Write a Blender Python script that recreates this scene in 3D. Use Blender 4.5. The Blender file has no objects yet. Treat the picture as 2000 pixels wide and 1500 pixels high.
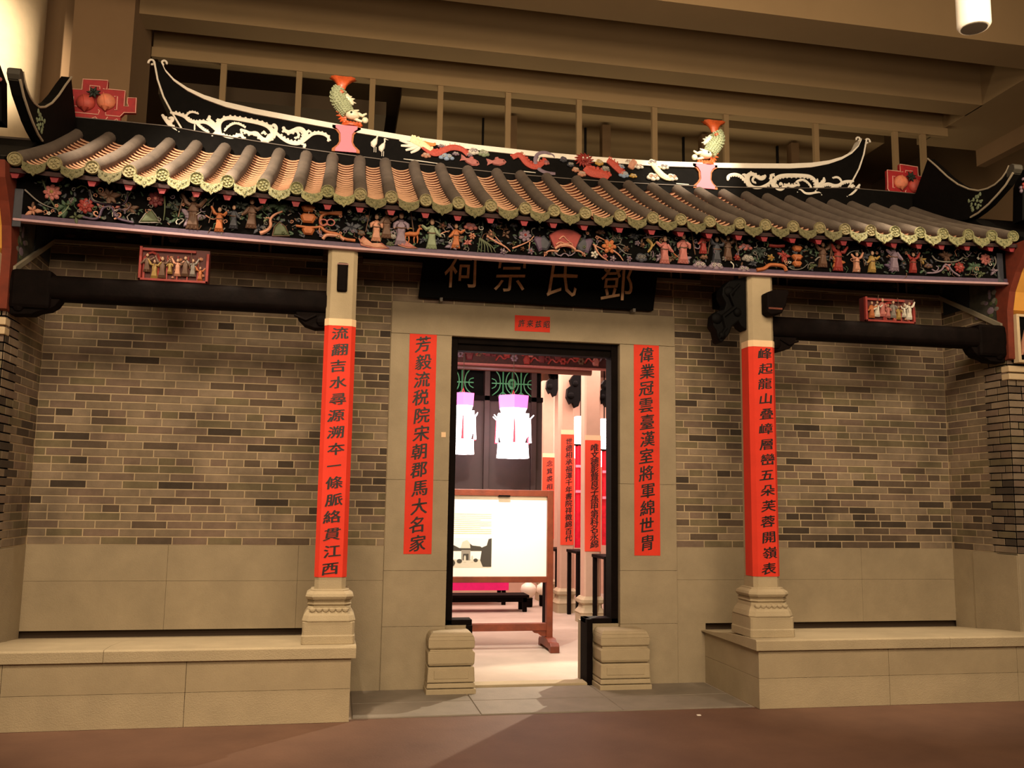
import bpy, math, random
from mathutils import Vector, Matrix
random.seed(7)
S = bpy.context.scene
COL = S.collection
PI = math.pi

# ------------------------------------------------------------------ camera
F, CX, CY, CZ = 1763.22, -1.7607, -7.9842, 1.6
YAW, PITCH, ROLL = 0.19, 0.13, 0.0143
_f = Vector((math.sin(YAW)*math.cos(PITCH), math.cos(YAW)*math.cos(PITCH), math.sin(PITCH)))
_r = Vector((math.cos(YAW), -math.sin(YAW), 0)); _u = _r.cross(_f)
_r, _u = _r*math.cos(ROLL)+_u*math.sin(ROLL), -_r*math.sin(ROLL)+_u*math.cos(ROLL)
cam = bpy.data.cameras.new('camera'); camo = bpy.data.objects.new('camera', cam); COL.objects.link(camo)
cam.sensor_width = 36; cam.lens = F/2000*36; cam.clip_start = .05; cam.clip_end = 200
camo.matrix_world = Matrix(((_r.x, _u.x, -_f.x, CX), (_r.y, _u.y, -_f.y, CY), (_r.z, _u.z, -_f.z, CZ), (0, 0, 0, 1)))
S.camera = camo

def at(px, py, **k):
    """the point of a real plane (x=, y= or z=) that the photograph shows at a pixel"""
    (a, v), = k.items(); i = 'xyz'.index(a)
    d = _f + _r*((px-1000)/F) + _u*((750-py)/F)
    C = Vector((CX, CY, CZ))
    return C + d*((v-C[i])/d[i])
def xz(px, py, Y):
    p = at(px, py, y=Y); return (p.x, p.z)

# ------------------------------------------------------------------ light
w = bpy.data.worlds.new('world'); S.world = w; w.use_nodes = True
w.node_tree.nodes['Background'].inputs[0].default_value = (1, .74, .52, 1)
w.node_tree.nodes['Background'].inputs[1].default_value = .11
S.view_settings.view_transform = 'Standard'; S.view_settings.look = 'None'
S.view_settings.exposure = 0; S.view_settings.gamma = 1; S.view_settings.use_curve_mapping = False

def aim(o, p):
    o.rotation_euler = (Vector(p)-o.location).to_track_quat('-Z', 'Y').to_euler()
def area(name, loc, to, sx, sy, power, col=(1, .68, .38), spread=180):
    l = bpy.data.lights.new(name, 'AREA'); l.shape = 'RECTANGLE'; l.size = sx; l.size_y = sy; l.energy = power; l.color = col
    l.spread = math.radians(spread)
    o = bpy.data.objects.new(name, l); COL.objects.link(o); o.location = loc; aim(o, to); return o
def spot(name, loc, to, deg, power, col=(1, .74, .46), blend=.5, size=.06):
    l = bpy.data.lights.new(name, 'SPOT'); l.spot_size = math.radians(deg); l.spot_blend = blend; l.energy = power; l.color = col
    l.shadow_soft_size = size
    o = bpy.data.objects.new(name, l); COL.objects.link(o); o.location = loc; aim(o, to); return o
# the hall's ceiling flood and track spots, with unseen fill lights added
area('hall_flood_light', (-1.5, -8.2, 6.6), (-.3, 0, 1.6), 6.5, 2.0, 300, (1, .76, .49), 120)
spot('bench_spot_light', (-2.75, -1.98, 6.4), (-2.75, -.9, 1.2), 36, 1300, (1, .80, .56), .9, .12)
spot('bench_spot_light', (2.95, -1.98, 6.4), (2.95, -.9, 1.2), 32, 1100, (1, .80, .56), .9, .12)
area('low_fill_light', (-.5, -9.5, 4.2), (0, 0, 1.5), 8, 1.5, 175, (1, .76, .49), 120)  # added low, wide fill that softens the beam shadow on the wall
spot('roof_spot_light', (-4.0, -2.6, 5.9), (-3.05, -.45, 4.3), 44, 1500, (1, .80, .58), .8)
spot('roof_spot_light', (-2.3, -3.2, 6.1), (-1.3, .4, 4.95), 40, 420, (1, .80, .60), .8)
spot('ridge_spot_light', (2.1, -1.6, 6.3), (1.65, .35, 4.95), 30, 620, (1, .84, .62), .8)
spot('roof_spot_light', (5.0, -3.2, 5.7), (3.9, -.9, 4.1), 40, 240, (1, .78, .48), .8)
spot('pillar_spot_light', (-5.30, -3.0, 5.0), (-5.72, 1.3, 5.95), 24, 4200, (1, .84, .62), .7)
spot('pier_spot_light', (5.7, -3.4, 5.0), (5.12, -.9, 2.3), 22, 1500, (1, .80, .55), .6)
area('ceiling_glow_light', (1.5, -3.6, 4.6), (1.5, 1.0, 8.0), 7.0, .8, 62, (1, .76, .50))  # added uplight that brightens the ceiling beams
area('void_fill_light', (1.5, 3.7, 4.8), (1.5, 5.2, 7.4), 9.0, .5, 60, (1, .82, .52))  # added fill that brightens the space beyond the screen
# the lamps inside the hall behind the doorway
area('hall_lamp_light', (1.2, 5.2, 3.65), (1.2, 5.2, 0), 4.5, 4.0, 480, (1, .68, .58))
area('hall_lamp_light', (-.3, 1.5, 3.3), (.2, 2.4, 0), 1.6, 1.0, 90, (1, .76, .6))
spot('board_spot_light', (-.2, .75, 3.25), (.1, 2.0, 1.2), 80, 330, (1, .93, .82), .6, .05)
spot('doorway_spot_light', (3.05, 3.45, 3.1), (-.2, -.9, 0), 34, 1500, (1, .86, .62), .3, .03)

# ------------------------------------------------------------------ materials
def lin(c):
    if isinstance(c, str):
        c = [int(c[i:i+2], 16)/255 for i in (0, 2, 4)]
        c = [x/12.92 if x <= .04045 else ((x+.055)/1.055)**2.4 for x in c]
    return (*c[:3], 1)
_M = {}
def mat(name, col, rough=.7, var=.0, scale=6, bump=0, bscale=40, metal=0, emit=0, col2=None, spec=.5, coat=0, stain=0):
    if name in _M: return _M[name]
    m = bpy.data.materials.new(name); m.use_nodes = True; _M[name] = m
    nt = m.node_tree; b = nt.nodes['Principled BSDF']; L = nt.links.new
    c = lin(col)
    b.inputs['Base Color'].default_value = c; b.inputs['Roughness'].default_value = rough; b.inputs['Metallic'].default_value = metal
    b.inputs['Specular IOR Level'].default_value = spec; b.inputs['Coat Weight'].default_value = coat
    if var or col2 or bump:
        tc = nt.nodes.new('ShaderNodeNewGeometry')
    if var or col2:
        n = nt.nodes.new('ShaderNodeTexNoise'); n.inputs['Scale'].default_value = scale; n.inputs['Detail'].default_value = 5
        n.inputs['Roughness'].default_value = .62
        L(tc.outputs['Position'], n.inputs['Vector'])
        r = nt.nodes.new('ShaderNodeValToRGB'); r.color_ramp.elements[0].position = .3; r.color_ramp.elements[1].position = .7
        d = lin(col2) if col2 else tuple(x*(1-var) for x in c[:3])+(1,)
        e = c if col2 else tuple(min(1, x*(1+var)) for x in c[:3])+(1,)
        r.color_ramp.elements[0].color = d; r.color_ramp.elements[1].color = e
        L(n.outputs[0], r.inputs[0]); L(r.outputs[0], b.inputs['Base Color'])
        if stain:
            ns = nt.nodes.new('ShaderNodeTexNoise'); ns.inputs['Scale'].default_value = 1.9; ns.inputs['Detail'].default_value = 3; L(tc.outputs['Position'], ns.inputs['Vector'])
            rs = nt.nodes.new('ShaderNodeValToRGB'); rs.color_ramp.elements[0].position = .34; rs.color_ramp.elements[1].position = .56
            rs.color_ramp.elements[0].color = (1-stain,)*3+(1,); rs.color_ramp.elements[1].color = (1, 1, 1, 1)
            mx = nt.nodes.new('ShaderNodeMix'); mx.data_type = 'RGBA'; mx.blend_type = 'MULTIPLY'; mx.inputs[0].default_value = 1
            L(ns.outputs[0], rs.inputs[0]); L(r.outputs[0], mx.inputs[6]); L(rs.outputs[0], mx.inputs[7]); L(mx.outputs[2], b.inputs['Base Color'])
    if bump:
        n2 = nt.nodes.new('ShaderNodeTexNoise'); n2.inputs['Scale'].default_value = bscale; n2.inputs['Detail'].default_value = 4
        L(tc.outputs['Position'], n2.inputs['Vector'])
        bp = nt.nodes.new('ShaderNodeBump'); bp.inputs['Strength'].default_value = bump; bp.inputs['Distance'].default_value = .01
        L(n2.outputs[0], bp.inputs['Height']); L(bp.outputs[0], b.inputs['Normal'])
    if emit:
        b.inputs['Emission Color'].default_value = c; b.inputs['Emission Strength'].default_value = emit
    return m
STONE = mat('granite', '988a72', .85, .12, 3, .35, 120)
STONE2 = mat('granite_pale', 'a6967a', .85, .10, 3, .3, 120)
GREY = mat('paving_granite', '7c7266', .75, .15, 3, .2, 90)
MORTAR = mat('lime_mortar', 'b6a284', .95, .12, 5, .3, 150, stain=.25)
BRICKS = [mat('grey_brick_%s' % n, c, .9, .16, 9, .4, 160, stain=.42) for n, c in
          zip(('pale', 'mid', 'brown', 'olive', 'dark', 'charcoal'), ('8c7b68', '82725f', '7a6759', '746850', '5e4f42', '44392f'))]
CARPET = mat('brown_floor', '6e5040', .7, .22, 1.3, .15, 60, col2='5a4034', spec=.3)
BLACK = mat('black_lacquer', '060505', .7, .3, 20, spec=.08)
DARKWOOD = mat('dark_wood', '0e0807', .75, .35, 9, .2, 40, spec=.06)
BROWNWOOD = mat('brown_wood', '6b2c14', .45, .3, 7, .15, 50)
RED = mat('red_paper', 'd8331c', .8, .08, 5)
PALE = mat('pale_paper', 'e8c6a0', .85, .05, 6)
INK = mat('black_ink', '16090a', .6)
TERRA = mat('terracotta', '7c402a', .85, .12, 14, .3, 120)
CLAY = mat('grey_clay_tile', '5c5148', .88, .2, 7, .4, 100)
GLAZE_LIT = mat('green_gold_glaze_lit', 'a8a070', .32, .0, 60, .9, 220, col2='5a6240', spec=.8)
REDWOOD = mat('red_painted_wood', '7a1620', .7, .25, 9)
WHITE = mat('white_plaster', 'e6dfd2', .8, .05, 12)
CREAM = mat('cream_plaster', 'cdb694', .85, .06, 8)
RIDGE = mat('black_ridge_plaster', '0b0908', .8, .3, 15, .1, 40, spec=.1)
GILT = mat('dull_gilt', 'cca47c', .5, .25, 20)
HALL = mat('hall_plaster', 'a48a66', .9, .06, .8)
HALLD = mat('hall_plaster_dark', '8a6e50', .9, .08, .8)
OCHRE = mat('ochre_plaster', 'd3963f', .85, .08, 6)
REDBROWN = mat('red_brown_paint', '6e2a16', .8, .2, 12)
def dull(h):
    c = [int(h[i:i+2], 16)/255 for i in (0, 2, 4)]; g = sum(c)/3
    return [lin_([(x*.86+g*.14)*.86])[0] for x in c]
def lin_(c): return [x/12.92 if x <= .04045 else ((x+.055)/1.055)**2.4 for x in c]
C = {k: mat('paint_'+k, dull(v), .65, .18, 30) for k, v in dict(
    orange='c8682c', red='a82a22', pink='c46a62', green='3c5a3c', pale_green='8a9a74', blue='3e5478', pale_blue='8fa8cc',
    purple='5a4260', lilac='8c7488', grey='8a8178', white='e4dccc', yellow='d0a040', brown='6b4630', dark_green='1e2c22',
    skin='c89878', crimson='70141c', slate='3a3c48', peach='d89070', moss='55603a', hot_pink='e02470', dark_red='5c1414',
    gold='b08a3c').items()}

# ------------------------------------------------------------------ mesh helpers
class MB:
    def __init__(s): s.v = []; s.f = []; s.m = []
    def add(s, v, f, mi=0):
        n = len(s.v); s.v += [tuple(p) for p in v]; s.f += [tuple(i+n for i in q) for q in f]; s.m += [mi]*len(f); return s
    def box(s, x0, x1, y0, y1, z0, z1, mi=0):
        v = [(x, y, z) for x in (x0, x1) for y in (y0, y1) for z in (z0, z1)]
        return s.add(v, [(0, 1, 3, 2), (4, 6, 7, 5), (0, 4, 5, 1), (2, 3, 7, 6), (0, 2, 6, 4), (1, 5, 7, 3)], mi)
    def hexa(s, lo, hi, z0, z1, mi=0):
        """lo and hi are (x0,x1,y0,y1) rectangles at z0 and z1"""
        v = [(x, y, z0) for x, y in ((lo[0], lo[2]), (lo[1], lo[2]), (lo[1], lo[3]), (lo[0], lo[3]))]
        v += [(x, y, z1) for x, y in ((hi[0], hi[2]), (hi[1], hi[2]), (hi[1], hi[3]), (hi[0], hi[3]))]
        return s.add(v, [(3, 2, 1, 0), (4, 5, 6, 7), (0, 1, 5, 4), (1, 2, 6, 5), (2, 3, 7, 6), (3, 0, 4, 7)], mi)
    def prism(s, poly, a0, a1, plane='xz', mi=0):
        n = len(poly)
        if plane == 'xz': g = lambda p, a: (p[0], a, p[1])
        elif plane == 'yz': g = lambda p, a: (a, p[0], p[1])
        else: g = lambda p, a: (p[0], p[1], a)
        v = [g(p, a0) for p in poly]+[g(p, a1) for p in poly]
        return s.add(v, [tuple(range(n)), tuple(range(2*n-1, n-1, -1))]+[(i, i+n, (i+1) % n+n, (i+1) % n) for i in range(n)], mi)
    def strip(s, top, bot, a0, a1, plane='xz', mi=0):
        """band between two polylines, with thickness a0..a1"""
        g = (lambda p, a: (p[0], a, p[1])) if plane == 'xz' else (lambda p, a: (a, p[0], p[1]))
        n = len(top); v = []
        for t, b in zip(top, bot): v += [g(t, a0), g(b, a0), g(b, a1), g(t, a1)]
        f = [(0, 1, 2, 3), tuple(4*(n-1)+i for i in (3, 2, 1, 0))]
        for i in range(n-1):
            for k in range(4):
                a = 4*i+k; b = 4*i+(k+1) % 4; f.append((a, a+4, b+4, b))
        return s.add(v, f, mi)
    def tube(s, pts, r, n=6, mi=0, sq=(1, 1, 1)):
        pts = [Vector(p) for p in pts]; k = len(pts)
        if not hasattr(r, '__len__'): r = [r]*k
        v = []; up = None
        for i, p in enumerate(pts):
            t = (pts[min(i+1, k-1)]-pts[max(i-1, 0)])
            t = t.normalized() if t.length > 1e-9 else Vector((0, 0, 1))
            if up is None:
                up = Vector((0, 1, 0)) if abs(t.y) < .8 else Vector((0, 0, 1))
            a = t.cross(up).normalized(); b = a.cross(t)
            up = b
            for j in range(n):
                q = (a*math.cos(2*PI*j/n)+b*math.sin(2*PI*j/n))*r[i]
                v.append((p.x+q.x*sq[0], p.y+q.y*sq[1], p.z+q.z*sq[2]))
        f = [(i*n+j, i*n+(j+1) % n, (i+1)*n+(j+1) % n, (i+1)*n+j) for i in range(k-1) for j in range(n)]
        f += [tuple(range(n-1, -1, -1)), tuple(range((k-1)*n, k*n))]
        return s.add(v, f, mi)
    def ball(s, c, rx, ry=None, rz=None, n=8, m=5, mi=0, rot=0):
        ry = rx if ry is None else ry; rz = rx if rz is None else rz
        v = [(0, 0, -1)]
        for i in range(1, m):
            a = -PI/2+PI*i/m
            v += [(math.cos(a)*math.cos(2*PI*j/n), math.cos(a)*math.sin(2*PI*j/n), math.sin(a)) for j in range(n)]
        v.append((0, 0, 1)); e = len(v)-1; cr, sr = math.cos(rot), math.sin(rot)
        v = [(x*rx, y*ry, z*rz) for x, y, z in v]
        v = [(c[0]+x*cr-z*sr, c[1]+y, c[2]+x*sr+z*cr) for x, y, z in v]
        f = [(0, 1+(j+1) % n, 1+j) for j in range(n)]
        for i in range(m-2):
            f += [(1+i*n+j, 1+i*n+(j+1) % n, 1+(i+1)*n+(j+1) % n, 1+(i+1)*n+j) for j in range(n)]
        f += [(e, 1+(m-2)*n+j, 1+(m-2)*n+(j+1) % n) for j in range(n)]
        return s.add(v, f, mi)
    def lathe(s, prof, c, n=16, mi=0, phase=0, axis='z', ripple=None):
        v = []
        for r, h in prof:
            for j in range(n):
                a = 2*PI*j/n+phase; rr = r*(1+(ripple(a, h) if ripple else 0))
                if axis == 'z': v.append((c[0]+rr*math.cos(a), c[1]+rr*math.sin(a), c[2]+h))
                else: v.append((c[0]+rr*math.cos(a), c[1]+h, c[2]+rr*math.sin(a)))
        k = len(prof)
        f = [(i*n+j, i*n+(j+1) % n, (i+1)*n+(j+1) % n, (i+1)*n+j) for i in range(k-1) for j in range(n)]
        f += [tuple(range(n-1, -1, -1)), tuple(range((k-1)*n, k*n))]
        return s.add(v, f, mi)
    def relief(s, poly, y, t, mi=0, back=.004):
        """carved star-shaped lump: outline (x,z) at y, bulging t towards -Y"""
        n = len(poly); cx = sum(p[0] for p in poly)/n; cz = sum(p[1] for p in poly)/n
        v = [(p[0], y+back, p[1]) for p in poly]+[(p[0], y-t*.45, p[1]) for p in poly]
        v += [(cx+(p[0]-cx)*.72, y-t, cz+(p[1]-cz)*.72) for p in poly]+[(cx, y-t*1.15, cz)]
        f = []
        for i in range(n):
            j = (i+1) % n
            f += [(i, j, n+j, n+i), (n+i, n+j, 2*n+j, 2*n+i), (2*n+i, 2*n+j, 3*n)]
        return s.add(v, f, mi)
    def build(s, name, mats, parent=None, smooth=False, bevel=0, kind=None, label=None):
        me = bpy.data.meshes.new(name)
        xs = [p[0] for p in s.v]; ys = [p[1] for p in s.v]; zs = [p[2] for p in s.v]
        c = Vector(((min(xs)+max(xs))/2, (min(ys)+max(ys))/2, (min(zs)+max(zs))/2))
        me.from_pydata([(p[0]-c.x, p[1]-c.y, p[2]-c.z) for p in s.v], [], s.f)
        if not isinstance(mats, (list, tuple)): mats = [mats]
        for m in mats: me.materials.append(m)
        if len(mats) > 1: me.polygons.foreach_set('material_index', s.m)
        import bmesh
        bm = bmesh.new(); bm.from_mesh(me); bmesh.ops.recalc_face_normals(bm, faces=bm.faces); bm.to_mesh(me); bm.free()
        if smooth:
            me.polygons.foreach_set('use_smooth', [True]*len(me.polygons))
            me.set_sharp_from_angle(angle=math.radians(50))
        o = bpy.data.objects.new(name, me); COL.objects.link(o)
        put(o, parent, c)
        if bevel:
            b = o.modifiers.new('bevel', 'BEVEL'); b.width = bevel; b.segments = 2; b.limit_method = 'ANGLE'; b.angle_limit = math.radians(40)
        if kind: o['kind'] = kind
        if label: o['label'] = label
        return o
WL = {}
def put(o, parent, loc):
    """place o at world point loc under parent (nothing here is rotated above a part)"""
    loc = Vector(loc); WL[o.name] = loc.copy()
    if parent is not None:
        o.parent = parent; o.location = loc-WL[parent.name]
    else: o.location = loc
def thing(name, label, cat, loc, group=None):
    o = bpy.data.objects.new(name, None); COL.objects.link(o); o.empty_display_size = .1; put(o, None, loc)
    o['label'] = label; o['category'] = cat
    if group: o['group'] = group
    return o
def tag(o, label, cat, group=None):
    o['label'] = label; o['category'] = cat
    if group: o['group'] = group
    return o
def struct(o, label=None, cat='wall'):
    o['kind'] = 'structure'; o['category'] = cat
    if label: o['label'] = label
    return o

# lettering -------------------------------------------------------------
_tc = bpy.data.curves.new('glyph_source', 'FONT'); _tc.resolution_u = 2
_to = bpy.data.objects.new('glyph_source', _tc); COL.objects.link(_to)
_G = {}
def glyph(ch, bold):
    if (ch, bold) not in _G:
        _tc.body = ch; _tc.offset = bold; bpy.context.view_layer.update()
        me = bpy.data.meshes.new_from_object(_to.evaluated_get(bpy.context.evaluated_depsgraph_get()))
        _G[ch, bold] = ([(v.co.x-.5, v.co.y-.38) for v in me.vertices], [tuple(p.vertices) for p in me.polygons]); bpy.data.meshes.remove(me)
    return _G[ch, bold]
def lettering(name, items, y, m, parent, bold=.012, tilt=.16, depth=0):
    """items: (char, x, z, width, height); brush-like: strokes rise to the right; one object per character"""
    rnd = random.Random(len(items)+int(items[0][1]*100)); o = None
    for ch, x, z, wd, ht in items:
        b = MB(); v, f = glyph(ch, 0); j = rnd.uniform(-.04, .04)
        P = []
        for a, c in v:
            c2 = c+a*tilt-.10*a*a; a2 = a*(1-.10*c)+.06*math.sin(c*5)*.3+j*c
            P.append((x+a2*wd, y, z+c2*ht))
        b.v = P; b.f = list(f)
        if not depth:
            for k, (dx_, dz_) in enumerate(((.026, .004), (-.026, -.004), (0, .018))):
                b.add([(p[0]+dx_*wd, p[1]-.0001*(k+1), p[2]+dz_*ht) for p in P], f)
        if depth:
            n = len(P); b.add([(p[0], y-depth, p[2]) for p in P], f)
            edges = set()
            for q in f:
                for i in range(len(q)): edges.add((q[i], q[(i+1) % len(q)]))
            vv = []; ff = []
            for e in [e for e in edges if (e[1], e[0]) not in edges]:
                k = len(vv); vv += [P[e[0]], P[e[1]], (P[e[1]][0], y-depth, P[e[1]][2]), (P[e[0]][0], y-depth, P[e[0]][2])]; ff.append((k, k+1, k+2, k+3))
            b.add(vv, ff)
        me = bpy.data.meshes.new(name)
        me.from_pydata([(p[0]-x, p[1]-y, p[2]-z) for p in b.v], [], b.f); me.materials.append(m)
        o = bpy.data.objects.new(name, me); COL.objects.link(o); put(o, parent, (x, y, z))
    return o

# ================================================================== SETTING
W = 4.19          # inner faces of the side walls
A = 1.329         # half width of the stone door surround
ZP = 1.207        # top of the granite dado
ZB = .54          # top of the platforms
GX = 1.59         # inner ends of the platforms
# floors
struct(MB().box(-14, 14, -14, -1.0, -.1, 0).build('floor', CARPET), 'reddish brown smooth hall floor in front of the platforms', 'floor')
fl = struct(MB().box(-9, 9, -1.0, 12, -.1, 0).build('floor_hall', mat('pale_screed', 'a89a8c', .5, .12, 2, .1, 50)), 'pale floor running through the doorway into the lit hall', 'floor')
pv = struct(MB().box(-A-.25, A+.25, -1.0, -.02, .0, .004).build('floor_paving', GREY), 'grey stone paving between the two platforms before the door', 'floor')
xs = [-1.579, -.62, .5, 1.579]
for i in range(3):
    for j, (y0, y1) in enumerate(((-1.0, -.52), (-.52, -.03))):
        MB().hexa((xs[i]+.004, xs[i+1]-.004, y0+.004, y1-.004), (xs[i]+.008, xs[i+1]-.008, y0+.008, y1-.008), .004, .010).build('paving_slab', GREY, pv)
struct(MB().box(-.56, .5, -.02, .14, 0, .03).build('trim_1', STONE2, bevel=.008), 'worn pale stone door sill at floor level', 'sill')

# brick walls ------------------------------------------------------------
_BM = {}
def brick_mesh(L, k, H):
    if (L, k, H) not in _BM:
        me = bpy.data.meshes.new('brick'); a, h = L/2, H/2; e = .0025
        v = [(x, 0, z) for x, z in ((-a, -h), (a, -h), (a, h), (-a, h))]+[(x, -.0035, z) for x, z in ((-a+e, -h+e), (a-e, -h+e), (a-e, h-e), (-a+e, h-e))]
        v += [(x, .02, z) for x, z in ((-a, -h), (a, -h), (a, h), (-a, h))]
        me.from_pydata(v, [], [(4, 5, 6, 7), (0, 1, 5, 4), (1, 2, 6, 5), (2, 3, 7, 6), (3, 0, 4, 7), (8, 9, 1, 0), (9, 10, 2, 1), (10, 11, 3, 2), (11, 8, 0, 3)])
        me.materials.append(BRICKS[k]); _BM[L, k, H] = me
    return _BM[L, k, H]
def blotch(x, z):
    s = 0
    for bx, bz, r in ((-2.35, 2.15, .42), (-2.2, 1.9, .3), (-4.0, 2.2, .5), (-1.42, 1.95, .22), (-1.45, 1.4, .25), (1.45, 1.6, .2), (2.05, 2.1, .22), (2.6, 1.35, .5), (3.4, 1.4, .5), (-3.4, 1.3, .5), (4.1, 1.5, .4), (-1.5, 2.7, .3), (1.6, 2.9, .35)):
        d = math.hypot(x-bx, (z-bz)*.8)/r
        s += max(0, 1-d)
    return s
def brick_wall(name, label, P0, ax, width, z0, z1, nrm, limit=300, seed=1, hidden=None):
    """P0 start point on the face, ax direction in plan, nrm the side it faces"""
    rnd = random.Random(seed); n = Vector(nrm); ax = Vector(ax); P0 = Vector(P0)
    q = [P0, P0+ax*width, P0+ax*width-n*.3, P0-n*.3]
    b = MB().add([(p.x, p.y, z) for z in (z0, z1) for p in q], [(0, 1, 2, 3), (4, 7, 6, 5), (0, 4, 5, 1), (1, 5, 6, 2), (2, 6, 7, 3), (3, 7, 4, 0)])
    root = struct(b.build(name, MORTAR), label, 'wall')
    H = .0653; lst = []; row = 0; z = z0+H/2; J = .009
    while z < z1-H/2:
        head = row % 6 == 4
        L0 = .138 if head else .279
        s = -(.14 if (row % 2) else .0)-(.05 if row % 3 == 2 else 0)
        while s < width:
            a = max(s, 0); e = min(s+L0, width)
            if e-a > .03:
                L = e-a-J; k = rnd.choices(range(6), (26, 26, 18, 16, 10, 4))[0]
                c = P0+ax*((a+e)/2)
                if rnd.random() < blotch(c.x, z)*.75: k = rnd.choice((3, 4, 4, 5))
                lst.append((c.x, c.y, z, round(L, 3), k))
            s += L0
        z += H; row += 1
    cam0 = Vector((CX, CY, CZ))
    key = lambda t: ((hidden(t) if hidden else 0), (Vector(t[:3])-cam0).length)
    lst.sort(key=key)
    ang = math.atan2(ax.y, ax.x)
    # face must look along nrm: local -Y rotated
    loc_n = Vector((math.sin(ang), -math.cos(ang), 0))
    if loc_n.dot(n) < 0: ang += PI
    for x, y, zz, L, k in lst[:limit]:
        o = bpy.data.objects.new('brick', brick_mesh(L, k, round(H-J, 4))); COL.objects.link(o); put(o, root, (x, y, zz)); o.rotation_euler = (0, 0, ang)
    rest = lst[limit:]
    if rest:
        b = MB(); R = Matrix.Rotation(ang, 3, 'Z')
        for x, y, zz, L, k in rest:
            me = brick_mesh(L, k, round(H-J, 4)); b.add([R @ v.co+Vector((x, y, zz)) for v in me.vertices], [tuple(p.vertices) for p in me.polygons], k)
        b.build('brick_courses', BRICKS, root, kind='stuff')
    return root
hid = lambda t: 1 if t[2] > 3.72 else 0
brick_wall('wall_front_left', 'grey brick wall above the dado left of the doorway', (-W, 0, 0), (1, 0, 0), W-A, ZP, 3.9, (0, -1, 0), seed=3, hidden=hid)
brick_wall('wall_front_right', 'grey brick wall above the dado right of the doorway', (A, 0, 0), (1, 0, 0), W-A, ZP, 3.9, (0, -1, 0), seed=5, hidden=hid)
brick_wall('wall_left', 'brick side wall closing the porch at the far left', (-W, -.863, 0), (0, 1, 0), .863, ZP, 3.9, (1, 0, 0), seed=6, hidden=hid)
brick_wall('wall_right', 'brick side wall closing the porch at the far right', (W, -.863, 0), (0, 1, 0), .863, ZP, 3.9, (-1, 0, 0), seed=8, hidden=hid)
brick_wall('wall_pier_left', 'brick pier face outside the porch at the left edge', (-W-1.1, -.863, 0), (1, 0, 0), 1.1, ZP, 3.2, (0, -1, 0), limit=120, seed=9)
brick_wall('wall_pier_right', 'brightly lit brick pier face outside the porch at the right edge', (W, -.863, 0), (1, 0, 0), 1.1, ZP, 3.2, (0, -1, 0), limit=120, seed=10)

brick_wall('wall_over_door', 'shaded brick wall behind the name plaque', (-A, 0, 0), (1, 0, 0), 2*A, 3.366, 3.9, (0, -1, 0), limit=100, seed=14, hidden=lambda t: 1 if t[2] > 3.72 or abs(t[0]) < 1.05 else 0)

# granite dado of upright slabs
def dado(name, label, xs, y, z0, z1):
    r = struct(MB().box(xs[0], xs[-1], y+.02, y+.3, z0, z1).build(name, STONE), label, 'dado')
    for i in range(len(xs)-1):
        for a, b_ in ((z0, (z0+z1)/2+.05), ((z0+z1)/2+.05, z1)):
            MB().box(xs[i]+.001, xs[i+1]-.001, y-.004, y+.021, a+.001, b_-.001).build('dado_slab', STONE, r)
    return r
dado('trim_2', 'granite dado slabs below the brickwork of the left bay', [-W, -3.1, -2.05, -A], 0, .525, ZP)
dado('trim_3', 'granite dado slabs below the brickwork of the right bay', [A, 2.25, 3.2, W], 0, .525, ZP)
for sx, n, d in ((-1, 'trim_11', 'left'), (1, 'trim_12', 'right')):
    struct(MB().box(*sorted((sx*(A-.1), sx*(GX+.02))), -.003, .3, 0, .60).build(n, STONE), 'granite footing between the %s platform and the door surround' % d, 'dado')
for sx, n, d in ((-1, 'trim_4', 'left'), (1, 'trim_5', 'right')):
    struct(MB().box(*sorted((sx*W, sx*(W+.3))), -.863, .0, .0, ZP).box(*sorted((sx*W-.012*sx, sx*(W+.3))), -.863, -.3, .4, ZP-.012).build(n, STONE), 'smooth granite dado of the %s side wall' % d, 'dado')
    struct(MB().box(*sorted((sx*(W+.0), sx*(W+1.1))), -.875, -.6, .0, ZP).build('trim_%d' % (6 if sx < 0 else 7), STONE, bevel=.006), 'granite base of the %s outer pier' % d, 'dado')
    # recess behind the bench, its shade put into a dark colour
    struct(MB().box(*sorted((sx*(GX+.02), sx*(W+.3))), .055, .3, 0, .53).build('wall_recess_%s' % d, mat('recess_shade', '3a2c20', .95)), 'recess behind the %s bench with its shadow painted dark' % d, 'wall')

# stone door surround -------------------------------------------------------
ds = struct(MB().box(-A+.02, -.80, .02, .35, 0, 3.35).box(.80, A-.02, .02, .35, 0, 3.35).box(-.80, .80, .02, .35, 3.09, 3.35)
            .box(-.80, -.56, .02, .35, 0, .53).box(.50, .80, .02, .35, 0, .53).build('trim_8', STONE), 'wide granite surround framing the doorway', 'door surround')
for x0, x1 in ((-A, -.787), (.787, A)):
    for z0, z1 in ((0, .53), (.53, 1.0), (1.0, 1.78), (1.78, 3.074)):
        MB().box(x0, x1, -.03, .36, z0+.001, z1-.001).build('jamb_stone', STONE, ds, bevel=.0018)
MB().box(-A, A, -.03, .36, 3.076, 3.366).build('lintel_stone', STONE, ds, bevel=.005)
dw = struct(MB().box(-.787, -.722, .03, .20, .53, 3.074).box(.722, .787, .03, .20, .53, 3.074).box(-.722, .722, .03, .20, 3.02, 3.074)
            .box(-.787, -.545, .03, .2, .53, .575).box(.482, .787, .03, .2, .53, .575)
            .box(-.60, -.545, .0, .2, .0, .53).box(.482, .535, -.02, .2, .0, .575).build('door_1', DARKWOOD, bevel=.004), 'black timber door frame stepping in above the drum stones', 'door')
MB().box(-.722, .722, .06, .16, 2.96, 3.02).build('head_rail', DARKWOOD, dw)

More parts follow.
